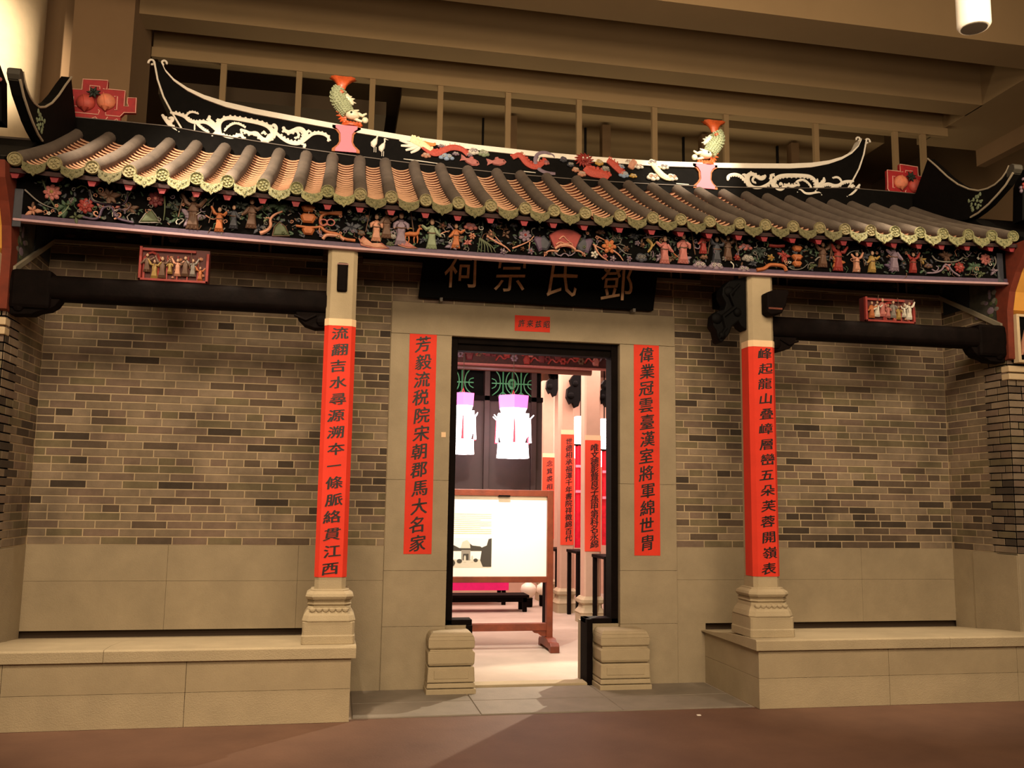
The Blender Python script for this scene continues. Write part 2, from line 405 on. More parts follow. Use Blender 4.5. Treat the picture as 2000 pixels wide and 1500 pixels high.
# drum stones
def drum(x0, x1, label):
    t = thing('drum_stone', label, 'stone', ((x0+x1)/2, -.1, 0), 'carved door drum stones')
    w_ = x1-x0; c = (x0+x1)/2
    b = MB()
    prof = [(.50, 0, .20), (.0, .02, .22)]
    MB().hexa((x0-.015, x1+.015, -.27, .1), (x0-.015, x1+.015, -.27, .1), 0, .05).build('base_course', STONE2, t, bevel=.008)
    MB().hexa((x0-.01, x1+.01, -.262, .1), (x0-.004, x1+.004, -.256, .1), .056, .095).build('base_course', STONE2, t, bevel=.008)
    MB().hexa((x0-.006, x1+.006, -.256, .1), (x0, x1, -.25, .1), .10, .225).build('base_course', STONE2, t, bevel=.01)
    u = MB(); prof = [(.232, .0), (.25, .012), (.34, .016), (.352, .0), (.366, -.004), (.38, .012), (.44, .014), (.47, .006), (.495, -.01), (.505, -.03)]
    for (za, ea), (zb, eb) in zip(prof, prof[1:]):
        u.hexa((x0-ea+.012, x1+ea-.012, -.236-ea, .1), (x0-eb+.012, x1+eb-.012, -.236-eb, .1), za, zb)
    u.build('block', STONE2, t, bevel=.006)
    MB().box(x0+.05, x1-.05, -.259, -.25, .13, .20).build('panel', STONE2, t, bevel=.006)
drum(-.95, -.56, 'carved granite drum stone left of the door opening')
drum(.545, .985, 'carved granite drum stone right of the door opening')

# platforms ------------------------------------------------------------------
def platform(sx, name, label):
    X = lambda a, b: sorted((sx*a, sx*b))
    r = struct(MB().box(*X(GX+.05, 6.5), -1.05, .05, 0, ZB-.08).build(name, STONE2), label, 'platform')
    cuts = [GX+.012, 2.75, 3.95, 5.2, 6.5]
    for i in range(4):
        for z0, z1 in ((0, .235), (.235, ZB-.088)):
            MB().box(*X(cuts[i], cuts[i+1]-.003), -1.078, .0, z0+.001, z1-.001).build('facing_stone', STONE2, r, bevel=.0018)
    cuts = [GX-.022, 3.3, 5.0, 6.5]
    for i in range(3):
        x0, x1 = X(cuts[i], cuts[i+1]-.002)
        b = MB(); pr = [(-1.112, ZB-.086), (-1.112, ZB-.012), (-1.10, ZB), (-.90, ZB-.002), (-.60, ZB-.02), (-.3, ZB-.05), (.05, ZB-.076), (.05, ZB-.086)]
        if i == 0 and True: pass
        b.prism(pr, x0, x1, 'yz').build('coping_slab', STONE2, r, bevel=.003)
    return r
platform(-1, 'trim_9', 'raised granite bench platform left of the doorway')
platform(1, 'trim_10', 'raised granite bench platform right of the doorway')

# ================================================================== COLUMNS
def oct_ring(cx, cy, h, c):
    """square of half width h with corners cut by c"""
    return [(cx-h+c, cy-h), (cx+h-c, cy-h), (cx+h, cy-h+c), (cx+h, cy+h-c), (cx+h-c, cy+h), (cx-h+c, cy+h), (cx-h, cy+h-c), (cx-h, cy-h+c)]
def octa(b, cx, cy, prof, cf=.27):
    v = []
    for h, z in prof: v += [(x, y, z) for x, y in oct_ring(cx, cy, h, h*cf)]
    k = len(prof); f = [(i*8+j, i*8+(j+1) % 8, (i+1)*8+(j+1) % 8, (i+1)*8+j) for i in range(k-1) for j in range(8)]
    f += [tuple(range(7, -1, -1)), tuple(range((k-1)*8, k*8))]
    return b.add(v, f)
CYC = -.81; CH = .116
def column(cx, label, text, plabel, dxt=0):
    t = thing('stone_column', label, 'column', (cx, CYC, ZB))
    octa(MB(), cx, CYC, [(CH, .925), (CH, 3.92)]).build('shaft', STONE2, t, bevel=.003)
    octa(MB(), cx, CYC, [(.17, ZB), (.195, ZB), (.195, .60), (.19, .605), (.19, .70)], .08).build('plinth', STONE2, t, bevel=.005)
    octa(MB(), cx, CYC, [(.192, .70), (.196, .708), (.185, .745), (.162, .785), (.160, .80), (.155, .812)], .22).build('base_die', STONE2, t, bevel=.004)
    octa(MB(), cx, CYC, [(.150, .812), (.163, .825), (.155, .838), (.163, .848)], .28).build('base_bead', STONE2, t)
    # lotus bowl
    pr = [(.150, .846), (.168, .862), (.178, .880), (.172, .90), (.150, .915), (.142, .918), (.142, .930), (.12, .932)]
    octa(MB(), cx, CYC, pr, .30).build('base_bowl', STONE2, t, bevel=.004)
    b = MB()
    for k in range(6):
        x = cx-.12+.24*k/5
        b.relief([(x-.026, .795), (x-.02, .775), (x, .766), (x+.02, .775), (x+.026, .795), (x, .80)], CYC-.158-(.800-.78)*.3, .014)
    b.build('petal_band', STONE2, t)
    # wrapped red couplet
    p = thing('column_couplet', plabel, 'couplet', (cx, CYC-CH, 1.02), 'red paper couplets wrapped round the columns')
    h = CH+.004; c = h*.27
    ring = [(cx-h, CYC+h*.35), (cx-h, CYC-h+c), (cx-h+c, CYC-h), (cx+h-c, CYC-h), (cx+h, CYC-h+c), (cx+h, CYC+h*.35)]
    def wrap(z0, z1, m, nm, k=1.0):
        b = MB(); v = [(cx+(x-cx)*k, CYC+(y-CYC)*k, z) for x, y in ring for z in (z0, z1)]
        v += [(cx+(x-cx)*(k-.02), CYC+(y-CYC)*(k-.02), z) for x, y in ring for z in (z0, z1)]
        n = 12
        f = [(2*i, 2*i+2, 2*i+3, 2*i+1) for i in range(5)]+[(n+2*i, n+2*i+1, n+2*i+3, n+2*i+2) for i in range(5)]
        f += [(2*i+1, 2*i+3, n+2*i+3, n+2*i+1) for i in range(5)]+[(2*i, n+2*i, n+2*i+2, 2*i+2) for i in range(5)]+[(0, 1, n+1, n), (10, n+10, n+11, 11)]
        b.add(v, f); return b.build(nm, m, p)
    wrap(1.02, 2.945, RED, 'paper')
    wrap(2.945, 3.0, PALE, 'heading_strip', 1.012)
    n = len(text); y = CYC-h-.0015
    lettering('character', [(ch, cx+dxt+(.006*math.sin(i*2.1)), 2.885-i*(1.80/(n-1)), .132 if ch not in '一' else .11, .100) for i, ch in enumerate(text)], y, INK, p)
    return t
column(-1.774, 'chamfered granite column left of the doorway on a carved lotus base', '流翻吉水尋源溯夲一條脈絡貫江西', 'red paper couplet with black characters wrapped round the left column')
column(1.772, 'chamfered granite column right of the doorway on a moulded base', '峰起龍山叠嶂層巒五朵芙蓉開嶺表', 'red paper couplet with black characters wrapped round the right column', .015)

# flat wall couplets and the sign over the door
def wall_couplet(x0, x1, z0, z1, text, label, ztop, zbot):
    t = thing('wall_couplet', label, 'couplet', ((x0+x1)/2, -.03, z0), 'red paper couplets pasted beside the doorway')
    MB().box(x0, x1, -.034, -.0301, z0, z1).build('paper', RED, t)
    n = len(text); cx = (x0+x1)/2
    lettering('character', [(ch, cx+.008*math.sin(i*1.7), ztop-i*(ztop-zbot)/(n-1), .145, .148) for i, ch in enumerate(text)], -.0355, INK, t)
wall_couplet(-1.165, -.923, 1.142, 3.075, '芳毅流税院宋朝郡馬大名家', 'red paper strip left of the door with twelve black characters', 2.985, 1.235)
wall_couplet(.922, 1.168, 1.135, 3.075, '偉業冠雲臺漢室將軍綿世冑', 'red paper strip right of the door with twelve black characters', 2.985, 1.25)
sg = thing('door_sign', 'small red paper with four black characters pasted on the lintel', 'sign', (-.05, -.03, 3.15))
MB().box(-.213, .116, -.034, -.0301, 3.15, 3.295).build('paper', RED, sg)
lettering('character', [(ch, -.15+i*.078, 3.222, .062, .072) for i, ch in enumerate('許来兹昭')], -.0355, INK, sg, bold=.02)
tag(MB().box(-.862, -.822, -.035, -.0301, 2.16, 2.205).build('paper_tag', PALE), 'tiny pale paper tag on the left jamb', 'label')

# plaque
pq = thing('name_plaque', 'black wooden name plaque with four gilt characters over the door', 'plaque', (0, -.1, 3.38))
MB().add([(-1.1, -.08, 3.40), (1.1, -.08, 3.40), (1.12, -.20, 3.87), (-1.06, -.20, 3.87), (-1.1, -.03, 3.40), (1.1, -.03, 3.40), (1.12, -.12, 3.87), (-1.06, -.12, 3.87)],
         [(0, 1, 2, 3), (4, 7, 6, 5), (0, 4, 5, 1), (1, 5, 6, 2), (2, 6, 7, 3), (3, 7, 4, 0)]).build('board', BLACK, pq, bevel=.006)
for px, py, ch, s in ((901, 527, '祠', .36), (998, 538, '宗', .34), (1097, 545, '氏', .37), (1205, 552, '鄧', .38)):
    p = at(px, py, y=-.16)
    o = lettering('character', [(ch, p.x, p.z+.02, s*.88, s*1.05)], -.16, GILT, pq, bold=0.0, tilt=.05, depth=.012)
    o.rotation_euler = (math.radians(14), 0, 0)
for x in (-.9, .9):
    MB().box(x-.012, x+.012, -.12, -.03, 3.366, 3.40).build('bracket_pin', C['grey'], pq)

# ================================================================== BEAMS UNDER THE EAVES
def rrect(y0, y1, z0, z1, r, n=3):
    P = []
    for cy, cz, a0 in ((y1-r, z1-r, 0), (y0+r, z1-r, 90), (y0+r, z0+r, 180), (y1-r, z0+r, 270)):
        for i in range(n+1):
            a = math.radians(a0+90*i/n); P.append((cy+r*math.cos(a), cz+r*math.sin(a)))
    return P
def beam(sx, label):
    t = thing('tie_beam', label, 'beam', (sx*3.0, CYC, 3.02))
    X = lambda a, b: sorted((sx*a, sx*b))
    MB().prism(rrect(-.90, -.72, 3.045, 3.235, .055), *X(1.84, W-.01), 'yz').build('beam_body', DARKWOOD, t, smooth=True)
    # carved brackets under both ends
    for e, s in ((W-.02, -1), (1.86, 1)):
        poly = [(0, 3.05), (.34, 3.05), (.31, 3.0), (.26, 2.965), (.19, 2.95), (.15, 2.925), (.0, 2.92)] if s == -1 else [(0, 3.05), (.26, 3.05), (.24, 3.0), (.19, 2.95), (.11, 2.925), (.04, 2.93), (0, 2.93)]
        pts = [(sx*(e+s*a), z) for a, z in poly]
        b = MB().prism(pts, -.875, -.745)
        b.ball((sx*(e+s*.06), -.88, 2.985), .045, .02, .045, 8, 5)
        b.tube([(sx*(e+s*.1), -.88, 3.03), (sx*(e+s*.18), -.885, 2.985), (sx*(e+s*.27), -.88, 3.02)], .012, 5)
        b.build('beam_bracket', DARKWOOD, t, bevel=.006)
    # rounded boss where the beam meets the side wall
    MB().box(*X(W-.30, W-.012), -.905, -.715, 2.965, 3.262).build('beam_end', DARKWOOD, t, bevel=.03)
beam(-1, 'dark round-edged timber beam from the left column to the side wall')
beam(1, 'dark round-edged timber beam from the right column to the side wall')

def person_relief(b, x, y, z, h, rb, sk, hair, pose=0, t=.03, d=1):
    """small carved robed person, feet at z, height h, arms by pose"""
    w_ = h*.165
    b.relief([(x-w_*1.1, z), (x+w_*1.1, z), (x+w_*.75, z+h*.35), (x+w_*.85, z+h*.62), (x+w_*.4, z+h*.78), (x-w_*.4, z+h*.78), (x-w_*.85, z+h*.62), (x-w_*.7, z+h*.35)], y, t, rb)
    b.ball((x, y-t*.8, z+h*.88), h*.075, h*.06, h*.095, 8, 5, sk)
    b.ball((x, y-t*.6, z+h*.95), h*.078, h*.06, h*.06, 6, 4, hair)
    ar = [((d, .30, .62), (d*2.0, .5, .74)), ((-d, .3, .5), (-d*1.7, .45, .42))] if pose == 0 else \
         [((d, .3, .72), (d*1.9, .6, .98)), ((-d, .3, .66), (-d*2.0, .6, .86))] if pose == 1 else \
         [((d, .3, .6), (d*1.2, .5, .5)), ((-d, .3, .6), (-d*1.2, .5, .5))]
    for (a, _, c), (e, _, g) in ar:
        b.tube([(x+a*w_*.5, y-t*.8, z+h*.68), (x+a*w_*1.1, y-t, z+h*c), (x+e*w_, y-t, z+h*g)], [h*.06, h*.07, h*.045], 6, rb)
        b.ball((x+e*w_, y-t, z+h*g), h*.035, mi=sk, n=6, m=4)
    if pose:
        b.tube([(x+d*w_*2.3, y-t, z+h*.3), (x+d*w_*1.5, y-t, z+h*1.15)], h*.018, 5, hair)

def carved_box(x0, x1, z0, z1, label, arch):
    t = thing('carved_box', label, 'carving', ((x0+x1)/2, -.81, z0), 'carved red beam blocks')
    y0, y1 = -.86, -.76
    MB().box(x0, x1, y0+.03, y1, z0, z1).build('back_board', C['dark_red'], t)
    f = MB().box(x0, x1, y0, y0+.03, z0, z0+.018).box(x0, x0+.02, y0, y0+.03, z0, z1).box(x1-.02, x1, y0, y0+.03, z0, z1-.03)
    f.build('frame', C['red'], t, bevel=.003)
    rnd = random.Random(int(x0*100))
    pv_ = MB(); ax = x0+.09 if arch == 0 else (x0+x1)/2
    pts = [(ax-.055, y0+.02, z0+.02), (ax-.055, y0+.02, z1-.09), (ax-.035, y0+.02, z1-.055), (ax, y0+.02, z1-.04), (ax+.035, y0+.02, z1-.055), (ax+.055, y0+.02, z1-.09), (ax+.055, y0+.02, z0+.02)]
    pv_.tube(pts, .012, 5).box(x0+.02, x1-.1, y0+.005, y0+.03, z1-.03, z1-.012)
    for k in range(4): pv_.box(x0+.2+k*.075, x0+.21+k*.075, y0+.01, y0+.03, z0+.02, z1-.06)
    pv_.build('pavilion', C['red'], t)
    n = 8
    for k in range(n):
        x = x0+.06+(x1-x0-.12)*k/(n-1)
        b = MB(); person_relief(b, x, y0+.015, z0+.018+rnd.uniform(0, .05), rnd.uniform(.11, .17), 0, 1, 2, rnd.choice((0, 1, 2)), .022, rnd.choice((-1, 1)))
        b.build('carved_figure', [C[rnd.choice(('gold', 'peach', 'grey', 'orange', 'brown', 'white', 'pink'))], C['skin'], C['brown']], t)
    b = MB()
    for k in range(26):
        b.ball((rnd.uniform(x0+.15, x1-.04), y0+.02, rnd.uniform(z0+.03, z1-.07)), rnd.uniform(.008, .017), n=5, m=3)
    b.build('carved_foliage', C['peach'], t, kind='stuff')
carved_box(-3.30, -2.79, 3.236, 3.50, 'carved red pavilion block with small figures on the left beam', 0)
carved_box(2.80, 3.29, 3.236, 3.46, 'carved red pavilion block with small figures on the right beam', 1)

# tenon ends and the dragon bracket of the columns
def tenon(x0, x1, label, out):
    t = thing('beam_tenon', label, 'bracket', ((x0+x1)/2, CYC-CH, 3.2))
    y1 = CYC-CH
    b = MB().box(x0, x1, y1-out, y1+.01, 3.215, 3.445)
    b.build('tenon_block', DARKWOOD, t, bevel=.012)
    MB().box(x0-.002, x1+.002, y1-out-.006, y1+.005, 3.425, 3.437).build('bead', BROWNWOOD, t)
tenon(-1.812, -1.732, 'dark upright tenon block let into the left column', .03)
t = thing('beam_tenon', 'dark carved beam head projecting through the right column', 'bracket', (1.83, -.95, 3.2))
MB().prism([(1.765, 3.225), (1.80, 3.20), (1.90, 3.22), (1.94, 3.29), (1.955, 3.36), (1.975, 3.405), (1.96, 3.43), (1.90, 3.425), (1.84, 3.425), (1.765, 3.395)], -1.04, -.925).build('tenon_block', DARKWOOD, t, bevel=.012)
MB().box(1.775, 1.90, -1.046, -1.035, 3.25, 3.265).build('bead', BROWNWOOD, t)
t = thing('dragon_bracket', 'large black carved bracket hanging left of the right column', 'bracket', (1.5, CYC, 3.0))
P = [(1451, 545), (1452, 648), (1441, 640), (1436, 630), (1424, 640), (1418, 655), (1404, 672), (1397, 668), (1393, 648), (1386, 638), (1388, 618), (1396, 610), (1408, 608), (1412, 596), (1404, 580), (1405, 566), (1418, 552), (1432, 548)]
MB().prism([xz(a, b, CYC) for a, b in P], CYC-.07, CYC+.07).build('bracket_body', BLACK, t, bevel=.012)
b = MB()
for (px, py, r) in ((1400, 622, .05), (1410, 655, .035), (1425, 570, .05), (1440, 610, .04)):
    p = at(px, py, y=CYC-.07); b.ball(p, r, .025, r, 9, 5)
b.tube([at(px, py, y=CYC-.08) for px, py in ((1445, 555), (1425, 575), (1435, 600), (1412, 618), (1418, 640), (1404, 662))], [.012, .02, .02, .02, .018, .008], 6)
b.build('carved_scroll', BLACK, t, smooth=True)
t = thing('beam_end_bracket', 'black carved cross beam behind the left column', 'bracket', (-1.755, -.4, 3.3))
MB().box(-1.80, -1.71, -.70, .02, 3.46, 3.62).build('cross_beam', BLACK, t, bevel=.01)
t = thing('beam_end_bracket', 'black carved cross beam behind the right column', 'bracket', (1.768, -.4, 3.3))
MB().box(1.72, 1.81, -.70, .02, 3.46, 3.62).build('cross_beam', BLACK, t, bevel=.01)

# painted frieze along the top of the porch walls
def frieze(x0, x1, name, label, cuts):
    z0, z1 = 3.735, 3.95
    r = struct(MB().box(x0, x1, -.006, .02, z0, z1).build(name, mat('frieze_dark', '242420', .8, .4, 12, col2='3c3c34')), label, 'frieze')
    g = mat('frieze_grey', '847a68', .85)
    MB().box(x0, x1, -.03, -.004, z0-.035, z0).build('lower_border', g, r, bevel=.004)
    for c in cuts:
        MB().box(c-.055, c-.04, -.02, -.004, z0, z1).build('panel_border', g, r)
        MB().box(c+.04, c+.055, -.02, -.004, z0, z1).build('panel_border', g, r)
        MB().box(c-.04, c+.04, -.012, -.004, z0, z1).build('panel_gap', BLACK, r)
    rnd = random.Random(int(x0*10))
    for i in range(14):
        x = rnd.uniform(x0+.1, x1-.1); b = MB()
        if i % 2: b.ball((x, -.008, z0+rnd.uniform(.03, .12)), .05, .006, .02, 7, 4)
        else:
            b.tube([(x, -.01, z0+.01), (x+.02, -.01, z0+.07), (x+.01, -.01, z0+.14)], .004, 4)
            for k in range(4): b.ball((x+rnd.uniform(-.05, .06), -.01, z0+.12+rnd.uniform(-.04, .05)), .022, .004, .014, 6, 3)
        b.build('painted_tree', C[rnd.choice(('moss', 'grey', 'green', 'brown'))], r)
frieze(-W, -1.95, 'trim_13', 'dark painted frieze above the left bay', (-3.35, -2.45))
frieze(1.95, W, 'trim_14', 'dark painted frieze above the right bay', (2.45, 3.75))
frieze(-1.6, 1.6, 'trim_15', 'dark painted frieze above the door bay', (-.9, 1.35))
for sx, n, d in ((-1, 'trim_16', 'left'), (1, 'trim_17', 'right')):
    X = lambda a, b: sorted((sx*a, sx*b))
    r = struct(MB().prism([(0, 3.735), (-.86, 3.27), (-.86, 3.95), (0, 3.95)], *X(W-.012, W+.02), 'yz').build(n, mat('frieze_mid', '4a463c', .85, .5, 9, col2='23241f')), 'painted landscape frieze on the %s side wall' % d, 'frieze')
    MB().prism([(0, 3.70), (-.86, 3.235), (-.86, 3.285), (0, 3.75)], *X(W-.035, W-.01), 'yz').build('sloping_border', mat('frieze_grey', '847a68'), r, bevel=.004)
    MB().box(*X(W-.02, W-.01), -.44, -.06, 3.52, 3.9).build('dark_panel', mat('frieze_blue', '12161c', .7), r)
    rnd = random.Random(4)
    for i in range(12):
        y = rnd.uniform(-.80, -.46); z = rnd.uniform(3.36, 3.62)
        MB().ball((sx*(W-.014), y, z), .004, rnd.uniform(.02, .05), rnd.uniform(.015, .04), 7, 4).build('painted_rock', C[rnd.choice(('moss', 'grey', 'lilac', 'brown'))], r)
    # corbelled front of the side wall
    c = struct(MB().prism([(-.79, 2.93), (-.79, 3.98), (-1.20, 3.98), (-1.17, 3.86), (-1.06, 3.72), (-.97, 3.56), (-.93, 3.40), (-.92, 2.95)], *X(W-.016, W+.05), 'yz').build('trim_%d' % (18 if sx < 0 else 19), REDBROWN, bevel=.004), 'red brown painted corbel edge at the %s end of the eaves' % d, 'corbel')
    MB().prism([(-.80, 3.32), (-.80, 3.98), (-1.19, 3.98), (-1.165, 3.86), (-1.055, 3.72), (-.965, 3.56), (-.925, 3.40)], *X(W+.05, W+1.1), 'yz').build('corbel_plaster', OCHRE, c)
    MB().box(*X(W+.05, W+1.1), -.95, -.80, 2.93, 3.34).build('relief_panel', BLACK, c)
    b = MB()
    for z in (2.925, 3.345): b.box(*X(W+.045, W+1.1), -.968, -.90, z-.012, z+.012)
    b.box(*X(W+.045, W+.075), -.966, -.90, 2.93, 3.34)
    b.build('panel_border', CREAM, c, bevel=.003)
    for k in range(9):
        x = sx*(W+.13+.1*k); rnd = random.Random(k)
        MB().relief([(x-.05, 2.98), (x+.05, 3.0), (x+.04, 3.1+.1*rnd.random()), (x, 3.22), (x-.04, 3.1)], -.95, .03).build('carved_figure', C[('peach', 'pink', 'moss', 'lilac', 'skin')[k % 5]], c)
    for z in (2.86, 2.79):
        MB().box(*X(W-.01, W+1.1), -.90, -.80, z-.025, z+.03).build('string_course', CREAM, c, bevel=.006)

# ================================================================== ROOF
def zeave(x): return 3.931+.0011*x+.0049*x*x
def roofz(x, t):
    """t 0 at the eave (Y -1.1), 1 at the ridge foot (Y .3)"""
    ze = zeave(x); return ze+(4.735-.017*x*.5-ze)*t-.035*math.sin(PI*t)
def roofy(t): return -1.1+1.4*t
DISC = [(30, 312), (107, 323), (180, 335), (252, 341), (317, 346), (384, 351), (445, 357), (514, 365), (579, 369), (641, 372), (704, 377), (765, 387), (832, 397), (895, 400), (959, 405), (1025, 410), (1082, 413), (1142, 416), (1211, 422), (1274, 429), (1330, 432), (1386, 437), (1444, 444), (1494, 447), (1549, 446), (1600, 449), (1649, 452), (1699, 454), (1747, 456), (1796, 457), (1840, 457), (1890, 462), (1936, 464), (1977, 458)]
RX = [at(a, b, y=-1.1).x for a, b in DISC]
roof = thing('tiled_roof', 'porch roof of grey roll tiles and terracotta pan tiles', 'roof', (0, -.4, 4.0))
for i, x in enumerate(RX):
    r = .056; T = [k/8 for k in range(9)]
    b = MB(); jig = [random.uniform(-.004, .004) for _ in T]
    pts = [(x+jig[k], roofy(t), roofz(x, t)+.012) for k, t in enumerate(T)]
    n = 12; v = []
    sl = math.atan2(4.74-zeave(x), 1.4)
    for k, p in enumerate(pts):
        rr = r*(1-.02*(k % 2))
        for j in range(n):
            a = 2*PI*j/n
            v.append((p[0]+rr*math.cos(a), p[1]-rr*math.sin(a)*math.sin(sl)*(0 if k == 0 else 1), p[2]+rr*math.sin(a)*math.cos(sl)))
    f = [(k*n+j, k*n+(j+1) % n, (k+1)*n+(j+1) % n, (k+1)*n+j) for k in range(8) for j in range(n)]+[tuple(range(n-1, -1, -1)), tuple(range(8*n, 9*n))]
    b.add(v, f); o = b.build('roll_tile', CLAY, roof, smooth=True)
    # round end disc with a raised flower
    p = pts[0]; d = MB(); R_ = .053
    d.lathe([(.0, -.006), (R_*.80, -.006), (R_*.82, -.016), (R_*.93, -.019), (R_, -.012), (R_, .01)], (p[0], p[1]-.002, p[2]), 16, axis='y')
    for k in range(6):
        a = PI/3*k+.3; d.ball((p[0]+.024*math.cos(a), p[1]-.010, p[2]+.024*math.sin(a)), .011, .007, .011, 6, 4)
    d.ball((p[0], p[1]-.010, p[2]), .011, .008, .011, 7, 4)
    if 4 <= i <= 9 or i > 27: m = GLAZE_LIT  # paler glaze where the roof is lit: light put into the colour
    else: m = mat('gold_glaze_unlit', '9a8c62', .4, 0, 60, .6, 220, col2='6a6444', spec=.7)
    d.build('end_disc', m, o, smooth=True)
# pan tiles between the rolls
mids = [(RX[i]+RX[i+1])/2 for i in range(len(RX)-1)]
def pan_mesh(wd):
    v = []; n = 6; L = .12
    for yy, dz in ((0, 0), (0, -.013), (.014, -.013), (.014, -.036), (L, -.032)):
        for j in range(n+1):
            u = -1+2*j/n; v.append((u*wd/2, yy, u*u*.032+dz))
    m = n+1; f = []
    for j in range(n):
        for p, q in ((0, 4), (0, 1), (1, 2), (2, 3)): f.append((p*m+j, q*m+j, q*m+j+1, p*m+j+1))
    return v, f
PV, PF = pan_mesh(.185)
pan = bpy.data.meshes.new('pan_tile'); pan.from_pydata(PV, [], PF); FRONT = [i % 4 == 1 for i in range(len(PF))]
TERRAS = [TERRA, mat('terracotta_pale', '84482e', .85, .12, 14, .3, 120), mat('terracotta_red', '6c3624', .85, .12, 14, .3, 120)]
pans = []
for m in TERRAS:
    q = pan.copy(); q.materials.append(m); q.materials.append(mat('lit_tile_edge', 'c49a7a', .85, .1, 30)); q.polygons.foreach_set('material_index', [int(v) for v in FRONT]); pans.append(q)  # pale front faces: light caught on the tile edges, painted in
NR = 17; rest = MB(); cnt = 0; rnd = random.Random(2)
for r_ in range(NR):
    t = (r_+.25)/NR
    for x in mids:
        dt = .012; ang = math.atan2(roofz(x, t+dt)-roofz(x, t), 1.4*dt)
        pos = (x+rnd.uniform(-.003, .003), roofy(t)-.01, roofz(x, t)-.030); k = rnd.choices((0, 1, 2), (7, 2, 2))[0]
        if cnt < 297:
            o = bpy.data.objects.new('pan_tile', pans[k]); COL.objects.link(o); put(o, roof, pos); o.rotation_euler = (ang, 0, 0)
        else:
            R = Matrix.Rotation(ang, 3, 'X')
            rest.add([R @ Vector(q)+Vector(pos) for q in PV], PF, k)
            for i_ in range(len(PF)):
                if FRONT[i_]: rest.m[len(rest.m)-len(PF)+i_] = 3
        cnt += 1
rest.build('pan_tile_courses', TERRAS+[_M['lit_tile_edge']], roof, kind='stuff')
# drip tiles hanging at the eave
for i, x in enumerate(mids):
    ze = roofz(x, 0)-.028; b = MB(); wd = .084; out = []
    for k in range(13):
        u = -1+k/6; out.append((x+u*wd, ze+.030*u*u+.006))
    low = []
    for k in range(13):
        u = -1+k/6; sc = .007*abs(math.sin(u*PI*2.5)); low.append((x+u*wd*(1 if abs(u) < .9 else .93), ze-.066+.046*abs(u)**2.2+sc-(.012 if k == 6 else 0)))
    b.strip(out, low, -1.125, -1.110)
    b.tube([(p[0], -1.127, p[1]) for p in low], .0055, 5)
    for (u, dz, r) in ((0, -.03, .015), (-.35, -.018, .011), (.35, -.018, .011), (0, -.046, .008), (-.62, -.008, .008), (.62, -.008, .008)):
        b.ball((x+u*wd, -1.126, ze+dz+.018*abs(u)), r, .006, r, 7, 4)
    m = GLAZE_LIT if (3 <= i <= 9 or i > 25) else mat('olive_glaze_unlit', '7c7450', .45, 0, 50, .8, 200, col2='4a4a2a', spec=.6)  # lit drip tiles get a paler glaze, the unlit ones a darker olive
    b.build('drip_tile', m, roof)
# deck, rafters
b = MB(); xs = [-5.3+10.6*k/12 for k in range(13)]
v = []
for x in xs:
    for t in (0, .25, .5, .75, 1): v.append((x, roofy(t), roofz(max(-4.3, min(4.3, x)), t)-.055))
    v.append((x, 2.3, 3.95))
n = 6
f = [(i*n+j, (i+1)*n+j, (i+1)*n+j+1, i*n+j+1) for i in range(12) for j in range(5)]
k0 = len(v); v += [(p[0], p[1], p[2]-.03) for p in v]
f += [(q[3]+k0, q[2]+k0, q[1]+k0, q[0]+k0) for q in f]
f += [(i*n, i*n+k0, (i+1)*n+k0, (i+1)*n) for i in range(12)]
b.add(v, f).build('roof_deck', mat('deck_wood', '2a1210', .85), roof)
for i, x in enumerate(RX):
    z = roofz(x, .0)-.05
    MB().add([(x-.045, -1.085, z), (x+.045, -1.085, z), (x+.018, -1.085, z-.075), (x-.018, -1.085, z-.075), (x-.045, -.2, z+.40), (x+.045, -.2, z+.40), (x+.018, -.2, z+.33), (x-.018, -.2, z+.33)],
             [(0, 1, 2, 3), (4, 7, 6, 5), (0, 4, 5, 1), (1, 5, 6, 2), (2, 6, 7, 3), (3, 7, 4, 0)]).build('rafter', REDWOOD, roof)

# ================================================================== CARVED FASCIA
FY = -.948
def zfb(x): return 3.547+.0025*x+.0040*x*x
fas = thing('carved_fascia', 'long carved and painted fascia board under the eaves', 'fascia', (0, FY, 3.55))
xs = [-4.17+8.34*k/24 for k in range(25)]
MB().strip([(x, 3.93+.003*x*x) for x in xs], [(x, zfb(x)+.03) for x in xs], FY, FY+.035).build('board', mat('fascia_black', '070606', .85, .3, 18, spec=.05), fas)
MB().strip([(x, zfb(x)+.052) for x in xs], [(x, zfb(x)+.012) for x in xs], FY-.014, FY+.04).build('lower_band', C['purple'], fas, bevel=.004)
MB().strip([(x, zfb(x)+.016) for x in xs], [(x, zfb(x)-.004) for x in xs], FY-.024, FY+.04).build('lower_moulding', mat('pink_moulding', 'b08c92', .6, .1, 20), fas, bevel=.004)
FP = FY-.004
def fx(px, py): p = at(px, py, y=FP); return p.x, p.z
PXM = 1/238
def flower(px, py, r, col, ctr='gold', n=8, parent=None, nm='carved_flower'):
    x, z = fx(px, py); r *= PXM; b = MB()
    for k in range(n):
        a = 2*PI*k/n; b.ball((x+r*.62*math.cos(a), FP-.012, z+r*.62*math.sin(a)), r*.42, .014, r*.30, 7, 4, 0, a)
    for k in range(n):
        a = 2*PI*(k+.5)/n; b.ball((x+r*.34*math.cos(a), FP-.022, z+r*.34*math.sin(a)), r*.28, .012, r*.2, 6, 4, 0, a)
    b.ball((x, FP-.028, z), r*.24, .014, r*.24, 7, 4, 1)
    b.build(nm, [C[col], C[ctr]], parent or fas)
